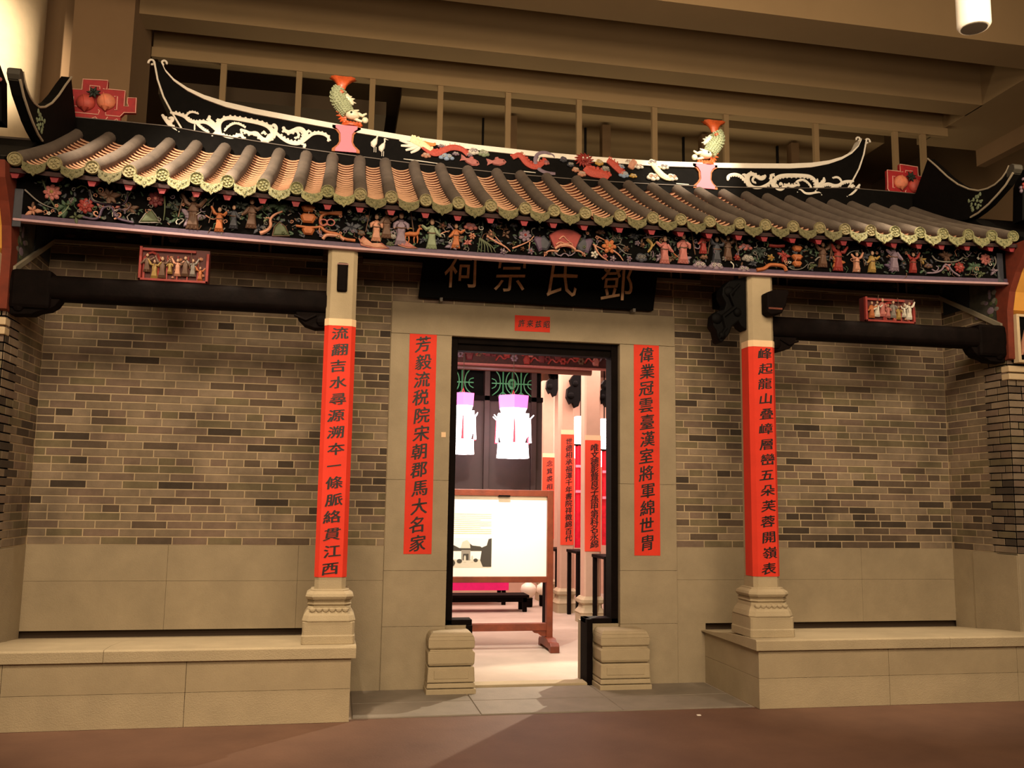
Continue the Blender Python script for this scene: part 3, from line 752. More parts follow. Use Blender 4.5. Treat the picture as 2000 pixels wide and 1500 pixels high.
def leaves(px, py, r, col, n=5, a0=.3, nm='carved_leaf', parent=None):
    x, z = fx(px, py); r *= PXM; b = MB()
    for k in range(n):
        a = a0+2*PI*k/n+.35*math.sin(k*3.1); L = r*(.75+.25*math.cos(k*2.3))
        c, s_ = math.cos(a), math.sin(a)
        P = [(x, z), (x+c*L*.4-s_*L*.25, z+s_*L*.4+c*L*.25), (x+c*L*.8-s_*L*.14, z+s_*L*.8+c*L*.14), (x+c*L, z+s_*L), (x+c*L*.8+s_*L*.14, z+s_*L*.8-c*L*.14), (x+c*L*.4+s_*L*.25, z+s_*L*.4-c*L*.25)]
        b.relief(P, FP, .014)
    b.build(nm, C[col], parent or fas)
def branch(pts, col, r=1.6, nm='carved_branch', y=None, parent=None, taper=True):
    P = [fx(*p) for p in pts]; Q = smooth([(a, (FP-.016 if y is None else y), c) for a, c in P])
    n = len(Q); R = [r*PXM*(1-.6*i/(n-1) if taper else 1) for i in range(n)]
    return MB().tube(Q, R, 6).build(nm, C[col], parent or fas, smooth=True)
def smooth(P, it=2):
    for _ in range(it):
        Q = [P[0]]
        for a, c in zip(P, P[1:]):
            Q.append(tuple(.75*a[i]+.25*c[i] for i in range(3))); Q.append(tuple(.25*a[i]+.75*c[i] for i in range(3)))
        Q.append(P[-1]); P = Q
    return P
def cloud(px, py, r, col, rim='white', wd=1.6, nm='carved_cloud', parent=None, Y=None, fxx=None):
    x, z = (fxx or fx)(px, py); r *= PXM; y = FP if Y is None else Y; b = MB()
    for k, (u, v_, s_) in enumerate(((-.8, -.15, .5), (-.3, .25, .62), (.35, .15, .6), (.85, -.2, .45), (0, -.3, .55))):
        b.ball((x+u*r*wd*.6, y-.006, z+v_*r), r*s_, .016, r*s_*.8, 9, 5, 0)
    for u in (-.45, .45):
        sp = [(x+u*r*wd*.6+r*.4*(1-k/14)*math.cos(k*.75), y-.024, z+r*.05+r*.34*(1-k/14)*math.sin(k*.75)) for k in range(12)]
        b.tube(sp, r*.05, 5, 1)
    b.build(nm, [C[col], C[rim]], parent or fas, smooth=True)
def person(px, py, hpx, robe, pose=0, d=1, skin='skin'):
    x, z = fx(px, py); b = MB(); h = hpx*PXM*1.04
    person_relief(b, x, FP, z-h*.5, h, 0, 1, 2, pose, .034, d)
    # sash and skirt folds
    for k in (-1, 0, 1): b.tube([(x+k*h*.05, FP-.036, z-h*.08), (x+k*h*.11, FP-.022, z-h*.48)], h*.02, 5, 0)
    b.tube([(x-h*.15, FP-.03, z+.02*h), (x, FP-.044, z-.01*h), (x+h*.15, FP-.03, z+.02*h)], h*.022, 5, 2)
    b.build('carved_figure', [C[robe], C[skin], C['brown']], fas)
def animal(px, py, L, col, d=1):
    x, z = fx(px, py); L *= PXM; b = MB()
    b.tube([(x-d*L*.4, FP-.02, z+.02*L), (x-d*L*.15, FP-.03, z+.06*L), (x+d*L*.2, FP-.03, z+.05*L), (x+d*L*.36, FP-.026, z+.14*L)], [L*.13, L*.16, L*.15, L*.12], 8)
    b.tube([(x+d*L*.34, FP-.026, z+.1*L), (x+d*L*.42, FP-.03, z+.38*L), (x+d*L*.5, FP-.03, z+.46*L)], [L*.12, L*.08, L*.07], 7)
    b.tube([(x+d*L*.42, FP-.03, z+.45*L), (x+d*L*.62, FP-.03, z+.42*L)], [L*.08, L*.04], 6)
    for u, k in ((-.38, -.04), (-.22, .05), (.18, -.05), (.32, .06)):
        b.tube([(x+d*L*u, FP-.022, z), (x+d*L*(u+k), FP-.022, z-L*.25), (x+d*L*(u+k*.4), FP-.022, z-L*.5)], [L*.07, L*.045, L*.03], 6)
    for k in (0, .07): b.tube([(x+d*L*(.44+k), FP-.03, z+L*.52), (x+d*L*(.4+k), FP-.03, z+L*.66)], L*.022, 5)
    b.tube([(x-d*L*.42, FP-.02, z+.06*L), (x-d*L*.56, FP-.02, z-.1*L)], [L*.04, L*.02], 5)
    b.build('carved_animal', C[col], fas, smooth=True)
def rock(pts, col, rim='grey'):
    P = [fx(*p) for p in pts]; b = MB().relief(P, FP, .022, 0)
    b.tube([(p[0], FP-.016, p[1]) for p in P]+[(P[0][0], FP-.016, P[0][1])], .004, 5, 1)
    b.build('carved_rock', [C[col], C[rim]], fas)
def bat(px, py, s, d=1, col='orange'):
    """the orange interlaced frame ornament"""
    F2 = lambda a, b_: (px+a*d*s, py+b_*s)
    branch([F2(-58, 12), F2(-30, 16), F2(-8, 14), F2(4, 8)], col, 2.4, 'ornament_frame', taper=False)
    branch([F2(-12, -14), F2(10, -12), F2(32, -10)], col, 2.6, 'ornament_frame', taper=False)
    branch([F2(32, -14), F2(-6, -12), F2(-12, 4), F2(-4, 24), F2(26, 28), F2(34, 38), F2(58, 41)], col, 3.0, 'ornament_frame', taper=False)
    branch([F2(-6, 38), F2(0, 30), F2(12, 30), F2(28, 33), F2(36, 40)], 'peach', 3.2, 'ornament_frame', taper=False)
    b = MB(); 
    for u in (-4, 10):
        x, z = fx(*F2(u, 7)); r = 7*PXM*s
        b.tube([(x+r*math.cos(a*PI/6), FP-.034, z+r*.85*math.sin(a*PI/6)) for a in range(13)], .0055, 5)
    b.build('ornament_rings', C['pink'], fas, smooth=True)
    for dy, w2, h2 in ((-22, 13, 7), (-3, 15, 9), (22, 12, 7)):
        x, z = fx(*F2(-34, dy)); W2 = w2*PXM; H2 = h2*PXM
        MB().relief([(x-W2, z+H2*.4), (x-W2*.6, z+H2), (x+W2*.6, z+H2), (x+W2, z+H2*.4), (x+W2*.6, z-H2), (x-W2*.6, z-H2)], FP, .03).build('ornament_bowl', C['orange'], fas)
# the carving, from the left end to the right end
for px, sx in ((36, -1), (1952, 1)):
    x, z = fx(px, 400 if sx < 0 else 520)
    MB().box(x-.03, x+.03, FP-.014, FP, z-.17, z+.12).build('end_panel', C['slate'], fas, bevel=.004)
branch([(50, 372), (75, 395), (95, 405), (112, 410)], 'grey'); branch([(84, 352), (96, 385), (108, 405), (120, 420)], 'moss', 2)
flower(103, 377, 15, 'pink'); flower(168, 403, 14, 'red', 'pink'); leaves(65, 412, 17, 'peach', 5, 0, 'carved_butterfly')
leaves(128, 404, 24, 'green', 5, .8); leaves(148, 424, 16, 'moss', 4, .2); branch([(115, 424), (128, 415), (136, 402)], 'pale_green')
for k, c in ((0, 'grey'), (1, 'purple')):
    o = 3*k; branch([(176, 372+o), (180, 392+o*.6), (196, 398), (236, 402), (247, 396), (251, 376+o)], c, 1.8, 'vase_frame', taper=False)
leaves(213, 383, 22, 'brown', 7, .2, 'carved_tracery')
branch([(163, 425), (185, 430), (196, 425), (200, 408), (212, 404), (222, 408), (226, 428), (262, 436)], 'purple', 2.2, 'vase_stand', taper=False)
for a, b_, d in ((189, 418, -1), (232, 421, 1)):
    branch([(a-8*d, b_+8), (a+4*d, b_+4), (a+5*d, b_-3), (a-2*d, b_-4), (a-3*d, b_+1)], 'peach', 1.8, 'carved_scroll')
leaves(197, 405, 10, 'pink', 3, 2.4); leaves(224, 407, 10, 'pink', 3, .4); leaves(253, 408, 17, 'brown', 6)
flower(305, 390, 15, 'crimson', 'pink'); branch([(322, 385), (323, 410), (320, 432)], 'moss', 1.8)
rock([(272, 436), (285, 418), (296, 410), (304, 420), (314, 436)], 'moss'); leaves(309, 432, 11, 'grey', 3, 3.6)
leaves(338, 402, 17, 'dark_green', 6); leaves(345, 425, 14, 'green', 5)
person(378, 415, 62, 'brown', 1, -1); branch([(350, 440), (362, 430), (352, 428)], 'grey'); branch([(396, 408), (412, 394), (424, 382)], 'grey', 1.2, 'carved_spear')
leaves(375, 425, 26, 'lilac', 8, .1, 'carved_skirt')
person(429, 430, 44, 'orange', 1, -1); branch([(402, 422), (415, 430), (424, 428)], 'peach'); person(457, 425, 42, 'slate', 0, -1)
branch([(445, 421), (470, 417), (486, 415)], 'grey', 1.5, 'carved_spear'); person(492, 418, 54, 'brown', 0, 1)
leaves(470, 402, 16, 'dark_green', 6); leaves(520, 405, 18, 'green', 6); leaves(505, 446, 15, 'slate', 5)
branch([(508, 457), (522, 452), (530, 442), (527, 430), (536, 420), (552, 414)], 'peach', 4.0, 'carved_pine'); branch([(531, 430), (524, 426), (518, 428)], 'peach', 2)
leaves(545, 404, 20, 'green', 7); leaves(565, 408, 15, 'dark_green', 6); leaves(520, 428, 9, 'pale_green', 5)
rock([(532, 462), (536, 444), (546, 434), (558, 444), (566, 462)], 'moss', 'brown'); branch([(549, 452), (546, 442), (550, 438), (553, 452)], 'lilac', 2)
bat(636, 430, 1.0, 1)
leaves(686, 445, 20, 'slate', 6); leaves(702, 426, 17, 'dark_green', 6); cloud(712, 428, 9, 'slate', 'grey'); cloud(706, 456, 8, 'brown', 'grey', 1)
rock([(705, 480), (703, 470), (710, 463), (718, 470), (728, 478), (745, 476), (760, 486), (735, 487)], 'peach', 'pink')
person(735, 446, 50, 'peach', 2, -1); leaves(735, 460, 16, 'moss', 6); person(755, 438, 54, 'brown', 0, 1); branch([(755, 452), (762, 456), (770, 453), (772, 460), (765, 465)], 'lilac', 1.6)
cloud(768, 463, 7, 'grey', 'white', 1); cloud(762, 477, 7, 'moss', 'grey', 1.4); cloud(804, 427, 7, 'slate', 'grey')
person(783, 448, 62, 'lilac', 2, 1); rock([(778, 480), (776, 470), (788, 468), (800, 477), (815, 486), (795, 485)], 'pink', 'peach')
animal(804, 461, 30, 'orange'); branch([(808, 449), (801, 446), (796, 450)], 'gold', 1.5)
person(843, 458, 56, 'pale_green', 0, -1); leaves(825, 470, 10, 'slate', 5); leaves(855, 472, 14, 'slate', 5); branch([(858, 460), (865, 455), (878, 452)], 'peach', 1.6)
flower(864, 442, 8, 'brown', 'pink', 5); branch([(850, 433), (862, 438), (868, 452), (876, 455)], 'grey', 1.2)
branch([(875, 438), (884, 448), (888, 456)], 'lilac', 1.8); person(890, 462, 46, 'orange', 0, 1); leaves(882, 480, 15, 'lilac', 6); leaves(893, 466, 15, 'brown', 6)
branch([(896, 448), (906, 450), (912, 458), (925, 452)], 'grey', 1.3); cloud(919, 443, 11, 'pink', 'lilac'); leaves(913, 474, 11, 'pink', 6, .5, 'carved_lamp'); flower(922, 462, 7, 'peach', 'red', 6)
for k in range(6): branch([(936, 466), (936+k*5, 472+k*2), (932+k*7, 494)], 'moss', 1.7, 'carved_willow')
branch([(942, 432), (943, 448), (938, 466)], 'dark_green', 1.5)
branch([(950, 462), (972, 476), (986, 482), (996, 492)], 'peach', 2.4); branch([(956, 450), (966, 462), (985, 484)], 'peach', 1.5); branch([(1000, 486), (1016, 480), (1034, 472), (1042, 462)], 'peach', 1.8); branch([(1034, 474), (1032, 490)], 'peach', 1.4)
flower(958, 460, 9, 'brown', 'peach', 6); flower(1025, 461, 13, 'lilac', 'red', 7); flower(1036, 492, 7, 'lilac', 'pink', 5); flower(982, 492, 7, 'lilac', 'white', 5)
leaves(987, 458, 12, 'brown', 4, .7, 'carved_butterfly'); leaves(1003, 475, 7, 'moss', 4); leaves(968, 482, 8, 'green', 5); flower(1020, 487, 5, 'brown', 'peach', 5)
cloud(1003, 440, 7, 'slate', 'grey'); cloud(965, 441, 6, 'slate', 'lilac')
# the fan shaped cartouche in the middle
P = []
for k in range(9):
    a = math.radians(128-76*k/8); P.append((1102+52*math.cos(a)*.96, 506-56*math.sin(a)))
fan = P+[(1122, 488), (1102, 483), (1082, 488)]
x0, z0 = fx(1102, 480)
MB().prism([fx(*p) for p in fan], FP-.030, FP).build('fan_panel', C['red'], fas, bevel=.003)
b = MB().tube([(fx(*p)[0], FP-.032, fx(*p)[1]) for p in fan+[fan[0]]], .004, 5); b.build('fan_border', C['crimson'], fas)
for pts in ([(1090, 470), (1098, 462), (1104, 470), (1112, 476)], [(1084, 480), (1092, 474), (1102, 479), (1114, 476), (1116, 482)], [(1094, 478), (1090, 484), (1108, 483)]): branch(pts, 'peach', 1.6, 'fan_relief', FP-.036)
branch([(1082, 488), (1090, 482), (1102, 480), (1114, 483), (1122, 490)], 'peach', 2.6, 'fan_scroll', FP-.034, taper=False)
for d in (-1, 1):
    bx = 1102
    for (q, c) in (([(22, 478), (36, 462), (50, 470), (42, 490), (30, 492)], 'slate'), ([(38, 466), (52, 464), (56, 470), (46, 494), (38, 490)], 'purple')):
        MB().relief([fx(bx+d*a-(4 if d < 0 else 0), b_+(d*2)) for a, b_ in q], FP, .02).build('fan_drape', C[c], fas)
    branch([(bx+d*14, 492), (bx+d*26, 490), (bx+d*36, 494+d), (bx+d*40, 502)], 'peach', 2.4, 'fan_scroll'); flower(bx+d*37, 497+d, 4.5, 'peach', 'white', 5)
    branch([(bx+d*20, 494), (bx+d*10, 502), (bx+d*0, 494), (bx-d*8, 502)], 'lilac', 1.3)
branch([(1157, 478), (1168, 484), (1180, 490)], 'peach', 1.8); branch([(1160, 480), (1166, 494), (1176, 504), (1186, 510)], 'peach', 2.2); branch([(1196, 490), (1208, 498), (1216, 510)], 'peach', 2.0); branch([(1205, 482), (1220, 497), (1232, 498)], 'grey', 1.2)
flower(1189, 482, 15, 'orange', 'gold', 6); flower(1160, 498, 8, 'white', 'moss', 5); flower(1181, 502, 6, 'pink', 'red', 5); flower(1196, 506, 7, 'lilac', 'white', 5); flower(1228, 506, 6, 'lilac', 'pink', 5)
branch([(1163, 462), (1172, 466), (1180, 470)], 'peach', 2); cloud(1172, 453, 8, 'brown', 'lilac'); leaves(1205, 468, 14, 'dark_green', 6); flower(1222, 487, 7, 'brown', 'slate', 6); leaves(1212, 490, 8, 'slate', 5)
branch([(1262, 468), (1272, 476), (1272, 484), (1264, 494)], 'gold', 4, 'carved_pine'); branch([(1274, 482), (1280, 474)], 'gold', 1.8); flower(1244, 476, 6, 'lilac', 'brown', 5); flower(1254, 480, 6, 'brown', 'peach', 5)
cloud(1252, 504, 13, 'slate', 'grey', 1); leaves(1272, 502, 10, 'dark_green', 5); leaves(1238, 462, 12, 'slate', 6); branch([(1256, 466), (1282, 462), (1296, 464)], 'lilac', 1.6)
person(1297, 489, 54, 'pink', 0, -1); leaves(1288, 502, 13, 'lilac', 5); leaves(1312, 505, 12, 'brown', 5); branch([(1312, 494), (1326, 506)], 'orange', 1.8)
person(1333, 486, 60, 'pink', 2, 1, 'skin'); leaves(1338, 506, 15, 'lilac', 6); branch([(1354, 484), (1364, 488), (1366, 478), (1356, 474)], 'lilac', 1.5)
person(1372, 476, 42, 'red', 0, 1); cloud(1374, 503, 7, 'brown', 'peach'); cloud(1366, 518, 12, 'lilac', 'white'); person(1398, 489, 52, 'slate', 1, -1); cloud(1398, 520, 13, 'lilac', 'white')
person(1420, 485, 50, 'brown', 1, 1); flower(1414, 506, 6, 'grey', 'pink', 5); cloud(1455, 483, 10, 'pink', 'lilac', 2.2); cloud(1460, 505, 11, 'grey', 'white', 1.6); flower(1438, 504, 7, 'red', 'peach', 6)
branch([(1425, 512), (1432, 518), (1430, 526)], 'white', 1.6); cloud(1452, 526, 10, 'lilac', 'white', 1.8); leaves(1482, 492, 18, 'dark_green', 7); leaves(1470, 515, 12, 'slate', 6)
branch([(1500, 480), (1515, 482), (1530, 481)], 'red', 3.2, 'ornament_frame', taper=False); branch([(1476, 528), (1492, 526), (1500, 518), (1512, 518), (1530, 520), (1534, 530)], 'orange', 4, 'ornament_frame', taper=False)
flower(1504, 504, 8, 'gold', 'orange', 5); leaves(1530, 500, 16, 'red', 7, 0, 'carved_ruyi')
for a, b_, w2 in ((1556, 487, 12), (1556, 504, 13), (1556, 517, 11)):
    x, z = fx(a, b_); W2 = w2*PXM; MB().relief([(x-W2, z+.012), (x-W2*.6, z+.03), (x+W2*.6, z+.03), (x+W2, z+.012), (x+W2*.5, z-.022), (x-W2*.5, z-.022)], FP, .03).build('ornament_bowl', C['orange'], fas)
branch([(1538, 522), (1548, 528), (1566, 526), (1576, 516)], 'grey', 1.3)
person(1605, 498, 52, 'brown', 1, 1); branch([(1590, 510), (1600, 500), (1612, 520)], 'grey', 2); leaves(1585, 520, 12, 'moss', 5); person(1635, 503, 56, 'red', 1, -1); leaves(1635, 512, 19, 'orange', 8, 0, 'carved_skirt')
branch([(1652, 500), (1660, 492), (1676, 490)], 'grey', 1.3); person(1671, 513, 40, 'peach', 1, 1); leaves(1688, 500, 14, 'slate', 6); person(1701, 512, 44, 'gold', 0, 1); leaves(1715, 520, 12, 'green', 6)
person(1744, 504, 56, 'lilac', 0, -1); leaves(1740, 520, 18, 'purple', 7); leaves(1762, 518, 10, 'slate', 4); person(1781, 514, 42, 'red', 1, 1); leaves(1800, 508, 11, 'gold', 4); leaves(1770, 492, 14, 'dark_green', 6); cloud(1812, 520, 8, 'brown', 'lilac')
branch([(1818, 500), (1826, 510), (1845, 513), (1868, 512), (1878, 504)], 'grey', 1.6, 'vase_frame', taper=False); leaves(1846, 500, 18, 'brown', 7, .2, 'carved_tracery')
branch([(1808, 534), (1826, 534), (1838, 528), (1842, 518), (1850, 518), (1856, 530), (1872, 540)], 'lilac', 2, 'vase_stand', taper=False); branch([(1818, 527), (1826, 532), (1832, 524), (1826, 520)], 'lilac', 1.8, 'carved_scroll'); leaves(1848, 520, 12, 'pink', 4, .4)
flower(1872, 523, 12, 'red', 'pink'); leaves(1900, 522, 20, 'green', 6, .4); leaves(1915, 536, 12, 'moss', 5); flower(1923, 507, 13, 'pink', 'crimson'); branch([(1940, 502), (1944, 514), (1936, 526)], 'grey', 1.6); leaves(1940, 530, 12, 'lilac', 5)
b = MB(); rnd = random.Random(31)
for k in range(210):
    x = rnd.uniform(-4.0, 4.05); z = zfb(x)+rnd.uniform(.07, .31); q = rnd.random(); mi = rnd.choices(range(5), (3, 3, 2, 2, 1))[0]; y = FP-rnd.uniform(.012, .03)
    if q < .45:
        r0 = rnd.uniform(.012, .024); d = rnd.choice((-1, 1)); a0 = rnd.uniform(0, 6)
        b.tube([(x+r0*(1-j/13)*math.cos(a0+d*j*.7), y, z+r0*(1-j/13)*math.sin(a0+d*j*.7)) for j in range(10)], .0032, 4, mi)
    elif q < .8:
        a = rnd.uniform(0, 6.28); L = rnd.uniform(.04, .09); c = rnd.uniform(-1.6, 1.6)
        b.tube([(x, y, z), (x+L*.4*math.cos(a), y, z+L*.4*math.sin(a)), (x+L*.75*math.cos(a+c*.5), y, z+L*.75*math.sin(a+c*.5)), (x+L*math.cos(a+c), y, z+L*math.sin(a+c))], [.005, .0045, .0035, .002], 4, mi)
    else:
        for j in range(5): b.ball((x+.009*math.cos(j*1.257), y, z+.009*math.sin(j*1.257)), .007, .006, .006, 5, 3, mi)
b.build('carved_tendrils', [C['grey'], C['moss'], C['peach'], C['lilac'], C['white']], fas, kind='stuff')
b = MB(); rnd = random.Random(11)
for k in range(950):
    x = rnd.uniform(-4.05, 4.1); z = zfb(x)+rnd.uniform(.07, .36); L = rnd.uniform(.012, .028); a = rnd.uniform(0, PI)
    b.ball((x, FP-.003, z), L, .008, L*.42, 5, 3, rnd.choices((0, 1, 2, 3), (6, 3, 2, 1))[0], a)
for k in range(150):
    x = rnd.uniform(-4.05, 4.05); z = zfb(x)+rnd.uniform(.07, .3); a = rnd.uniform(0, 6.28); L = rnd.uniform(.03, .07); q = rnd.uniform(-1, 1)
    b.tube([(x, FP-.008, z), (x+L*.5*math.cos(a), FP-.012, z+L*.5*math.sin(a)), (x+L*math.cos(a+q), FP-.010, z+L*math.sin(a+q))], [.005, .004, .002], 4, rnd.choices((1, 3, 4), (2, 2, 2))[0])
b.build('carved_foliage', [C['dark_green'], C['green'], C['slate'], C['brown'], C['grey']], fas, kind='stuff')

# ================================================================== RIDGE
RYF = .36
def rt(X, Z, sd):
    """symmetric ridge coordinates to world (the ridge leans down slightly to the right)"""
    return (.055+sd*X, Z-.0115*sd*X)
ridge = thing('roof_ridge', 'curved black plaster ridge with painted reliefs on the roof', 'ridge', (0, .41, 4.75))
TOP = [(0, 5.022), (.6, 5.028), (1.2, 5.045), (1.8, 5.085), (2.3, 5.128), (2.7, 5.165), (2.95, 5.20), (3.15, 5.245), (3.3, 5.30), (3.42, 5.37), (3.50, 5.45), (3.54, 5.53)]
BOT = [(0, 4.72), (.6, 4.72), (1.2, 4.73), (1.8, 4.74), (2.3, 4.76), (2.7, 4.80), (2.95, 4.84), (3.3, 4.91), (3.42, 5.08), (3.50, 5.22), (3.56, 5.36), (3.60, 5.53)]
top = [rt(a, b, -1) for a, b in TOP[::-1]]+[rt(a, b, 1) for a, b in TOP[1:]]
bot = [rt(a, b, -1) for a, b in BOT[::-1]]+[rt(a, b, 1) for a, b in BOT[1:]]
MB().strip(top, bot, RYF, RYF+.10).build('ridge_board', RIDGE, ridge)
c1 = [rt(a, b, -1) for a, b in TOP[::-1]]+[rt(a, b, 1) for a, b in TOP[1:]]
th = [.012+.034*min(1, max(0, (3.5-abs(p[0]-.055))/.6)) for p in c1]
MB().strip([(p[0], p[1]+.006) for p in c1], [(p[0], p[1]-t) for p, t in zip(c1, th)], RYF-.018, RYF+.118).build('white_capping', WHITE, ridge)
for sd in (-1, 1):
    e = [rt(a, b, sd) for a, b in ((3.605, 5.53), (3.565, 5.36), (3.505, 5.20), (3.425, 5.06), (3.33, 4.915))]
    MB().tube([(a, RYF-.004, b) for a, b in e], .009, 6).build('edge_line', WHITE, ridge, smooth=True)
    for (cx_, cz_, r_, q) in ((3.63, 5.525, .035, 1), (3.525, 5.535, .03, -1)):
        pts = []
        for k in range(12):
            a = -PI*.1+k*.48; rr = r_*(1-k*.05); X = cx_+q*(rr*math.cos(a)*.9); Z = cz_+rr*math.sin(a)
            x, z = rt(X, Z, sd); pts.append((x, RYF+.02, z))
        MB().tube(pts, .010, 6).build('tip_curl', WHITE, ridge, smooth=True)
# base course
xs = [-4.25+8.5*k/20 for k in range(21)]
BT = lambda x: 4.77+.0145*min(abs(x), 3.45)**2-.004*x
MB().strip([(x, BT(x)) for x in xs], [(x, 4.50) for x in xs], RYF-.016, RYF+.20).build('base_course', RIDGE, ridge)
MB().strip([(x, BT(x)+.008) for x in xs], [(x, BT(x)) for x in xs], RYF-.026, RYF+.2).build('base_moulding', mat('ridge_edge', '5a5048', .6), ridge)
def scr(strokes, m, nm, sd, base, r0=7):
    """white acanthus strokes drawn in a close-up frame of the left scroll; sd=1 mirrors them"""
    for pts, r in strokes:
        P = []
        for X, Y in pts:
            q = at(base[0]+X*base[2], base[1]+Y*base[2], y=RYF-.004)
            if sd > 0: xx = .11-q.x; P.append((xx, RYF-.008, q.z+.0115*(q.x-xx)))
            else: P.append((q.x, RYF-.008, q.z))
        Q = smooth(P); n = len(Q); rr = r*base[2]/205
        R = [rr*(.45+.75*math.sin(PI*min(1, .12+i/(n-1)*.8))) for i in range(n)]
        b = MB().tube(Q, R, 7, 0, (1, .55, 1))
        L = 0; last = Vector(Q[0])
        for i in range(1, n-1):
            L += (Vector(Q[i])-last).length; last = Vector(Q[i])
            if L > rr*1.7:
                L = 0; d = (Vector(Q[i+1])-Vector(Q[i-1])).normalized(); s_ = 1 if r > 0 else -1
                b.ball((Q[i][0]-d.z*rr*1.05, Q[i][1], Q[i][2]+d.x*rr*1.05), rr*.62, rr*.4, rr*.62, 7, 4)
        for e in (Q[0], Q[-1]): b.ball(e, rr*.9, rr*.6, rr*.9, 7, 4)
        b.build(nm, m, ridge, smooth=True)
STK = [([(30, 185), (110, 200), (190, 228), (240, 280), (320, 305), (400, 290), (470, 310), (540, 370), (600, 430)], 20),
       ([(200, 232), (230, 185), (285, 172), (345, 197)], 12), ([(330, 315), (370, 350), (420, 390), (470, 415)], 15), ([(305, 320), (303, 395)], 7),
       ([(515, 462), (540, 432), (610, 445), (690, 478), (770, 486), (820, 448), (865, 455), (880, 492)], 21),
       ([(610, 440), (570, 360), (520, 305), (470, 265), (480, 232)], 20), ([(600, 400), (575, 330), (580, 262)], 14),
       ([(610, 430), (592, 340), (620, 275), (690, 245), (790, 253), (920, 275), (1060, 302), (1160, 335), (1225, 395), (1232, 455), (1190, 505), (1120, 510), (1070, 465), (1035, 420), (960, 432), (900, 400), (860, 392)], 24),
       ([(660, 400), (700, 345), (790, 300), (880, 340), (900, 360)], 13), ([(1100, 430), (1130, 412), (1140, 440)], 14), ([(1160, 480), (1195, 440)], 13),
       ([(1245, 480), (1262, 420), (1275, 360), (1245, 322), (1225, 340)], 17),
       ([(1275, 430), (1340, 490), (1430, 540), (1530, 552), (1590, 515), (1612, 450), (1590, 390), (1535, 372), (1480, 395), (1420, 420), (1368, 395), (1358, 368)], 25),
       ([(1500, 400), (1535, 430), (1535, 475), (1490, 482)], 13),
       ([(1570, 545), (1640, 482), (1700, 432), (1780, 424), (1860, 448), (1892, 485), (1885, 515)], 19), ([(1630, 450), (1640, 400), (1675, 408)], 14), ([(1560, 552), (1620, 568), (1595, 592)], 13)]
for sd in (-1, 1):
    scr(STK, WHITE, 'acanthus_scroll', sd, (330, 190, .165))
    scr([([(318, 226), (328, 240), (338, 250), (350, 258)], 3.4), ([(330, 240), (338, 236), (337, 230), (331, 231)], 2.6)], WHITE, 'tail_scroll', sd, (0, 0, 1))
# pedestals in the ridge
def pedestal(xc, zt, glow):
    W_ = [(.135, zt), (.135, zt-.03), (.10, zt-.05), (.072, zt-.085), (.066, zt-.16), (.085, zt-.195), (.13, zt-.235), (.132, zt-.262)]
    for k, y, m, nm in ((1, .006, C['orange'], 'pedestal_border'), (.76, .016, mat('pedestal_pink', 'd07488', .6), 'pedestal_face')):
        P = [(xc-a*k+(0 if k == 1 else 0), z) for a, z in W_]+[(xc+a*k, z) for a, z in W_[::-1]]
        MB().prism(P, RYF-y-.012, RYF+.0).build(nm, m, ridge, bevel=.002)
XL, XR = at(677, 250, y=.36).x, at(1376, 322, y=.36).x
pedestal(XL, 5.115, 0); pedestal(XR, 5.052, 1)
# painted reliefs
def rp(px, py): return tuple(at(px, py, y=RYF-.004)[i] for i in (0, 2))
def rtube(pts, m, nm, r=3, spikes=None, n=7):
    Q = smooth([(rp(*p)[0], RYF-.012, rp(*p)[1]) for p in pts]); k = len(Q)
    R = [r/205*(.55+.6*math.sin(PI*min(1, .15+i/(k-1)*.75))) for i in range(k)]
    b = MB().tube(Q, R, n, 0, (1, .6, 1))
    if spikes:
        for i in range(1, k-1, 2):
            d = (Vector(Q[i+1])-Vector(Q[i-1])).normalized(); c = Vector(Q[i])+Vector((-d.z, 0, d.x))*R[i]*1.1*spikes
            b.ball(c, R[i]*.45, R[i]*.25, R[i]*.45, 5, 3, 0)
            for j in (-.4, .3): b.ball(Vector(Q[i])+Vector((-d.z, -R[i]*.55, d.x))*R[i]*j+Vector((0, -R[i]*.3, 0)), R[i]*.22, R[i]*.2, R[i]*.22, 5, 3)
    return b.build(nm, m, ridge, smooth=True)
def rcloud(px, py, r, col, rim='white', wd=1.6): cloud(px, py, r*238/205, col, rim, wd, 'painted_cloud', ridge, RYF-.004, rp)
def fish(px, py, L, d, m, rot=0):
    x, z = rp(px, py); L /= 205; b = MB(); c, s_ = math.cos(rot), math.sin(rot)
    T = lambda u, v: (x+(d*u*c-v*s_)*L, z+(u*s_*1+v*c)*L)
    P = [T(.5, 0), T(.38, .14), (T(.1, .2)), T(-.2, .1), T(-.32, .03), T(-.52, .2), T(-.46, 0), T(-.5, -.16), T(-.32, -.03), T(-.15, -.14), T(.15, -.2), T(.4, -.12)]
    b.relief(P, RYF, .02); p = T(.36, .03); b.ball((p[0], RYF-.022, p[1]), L*.035, n=6, m=4, mi=1)
    q = T(0, .2); b.relief([T(-.1, .14), T(.15, .16), T(.1, .28), T(-.05, .26)], RYF, .012)
    b.build('painted_fish', [m, INK], ridge)
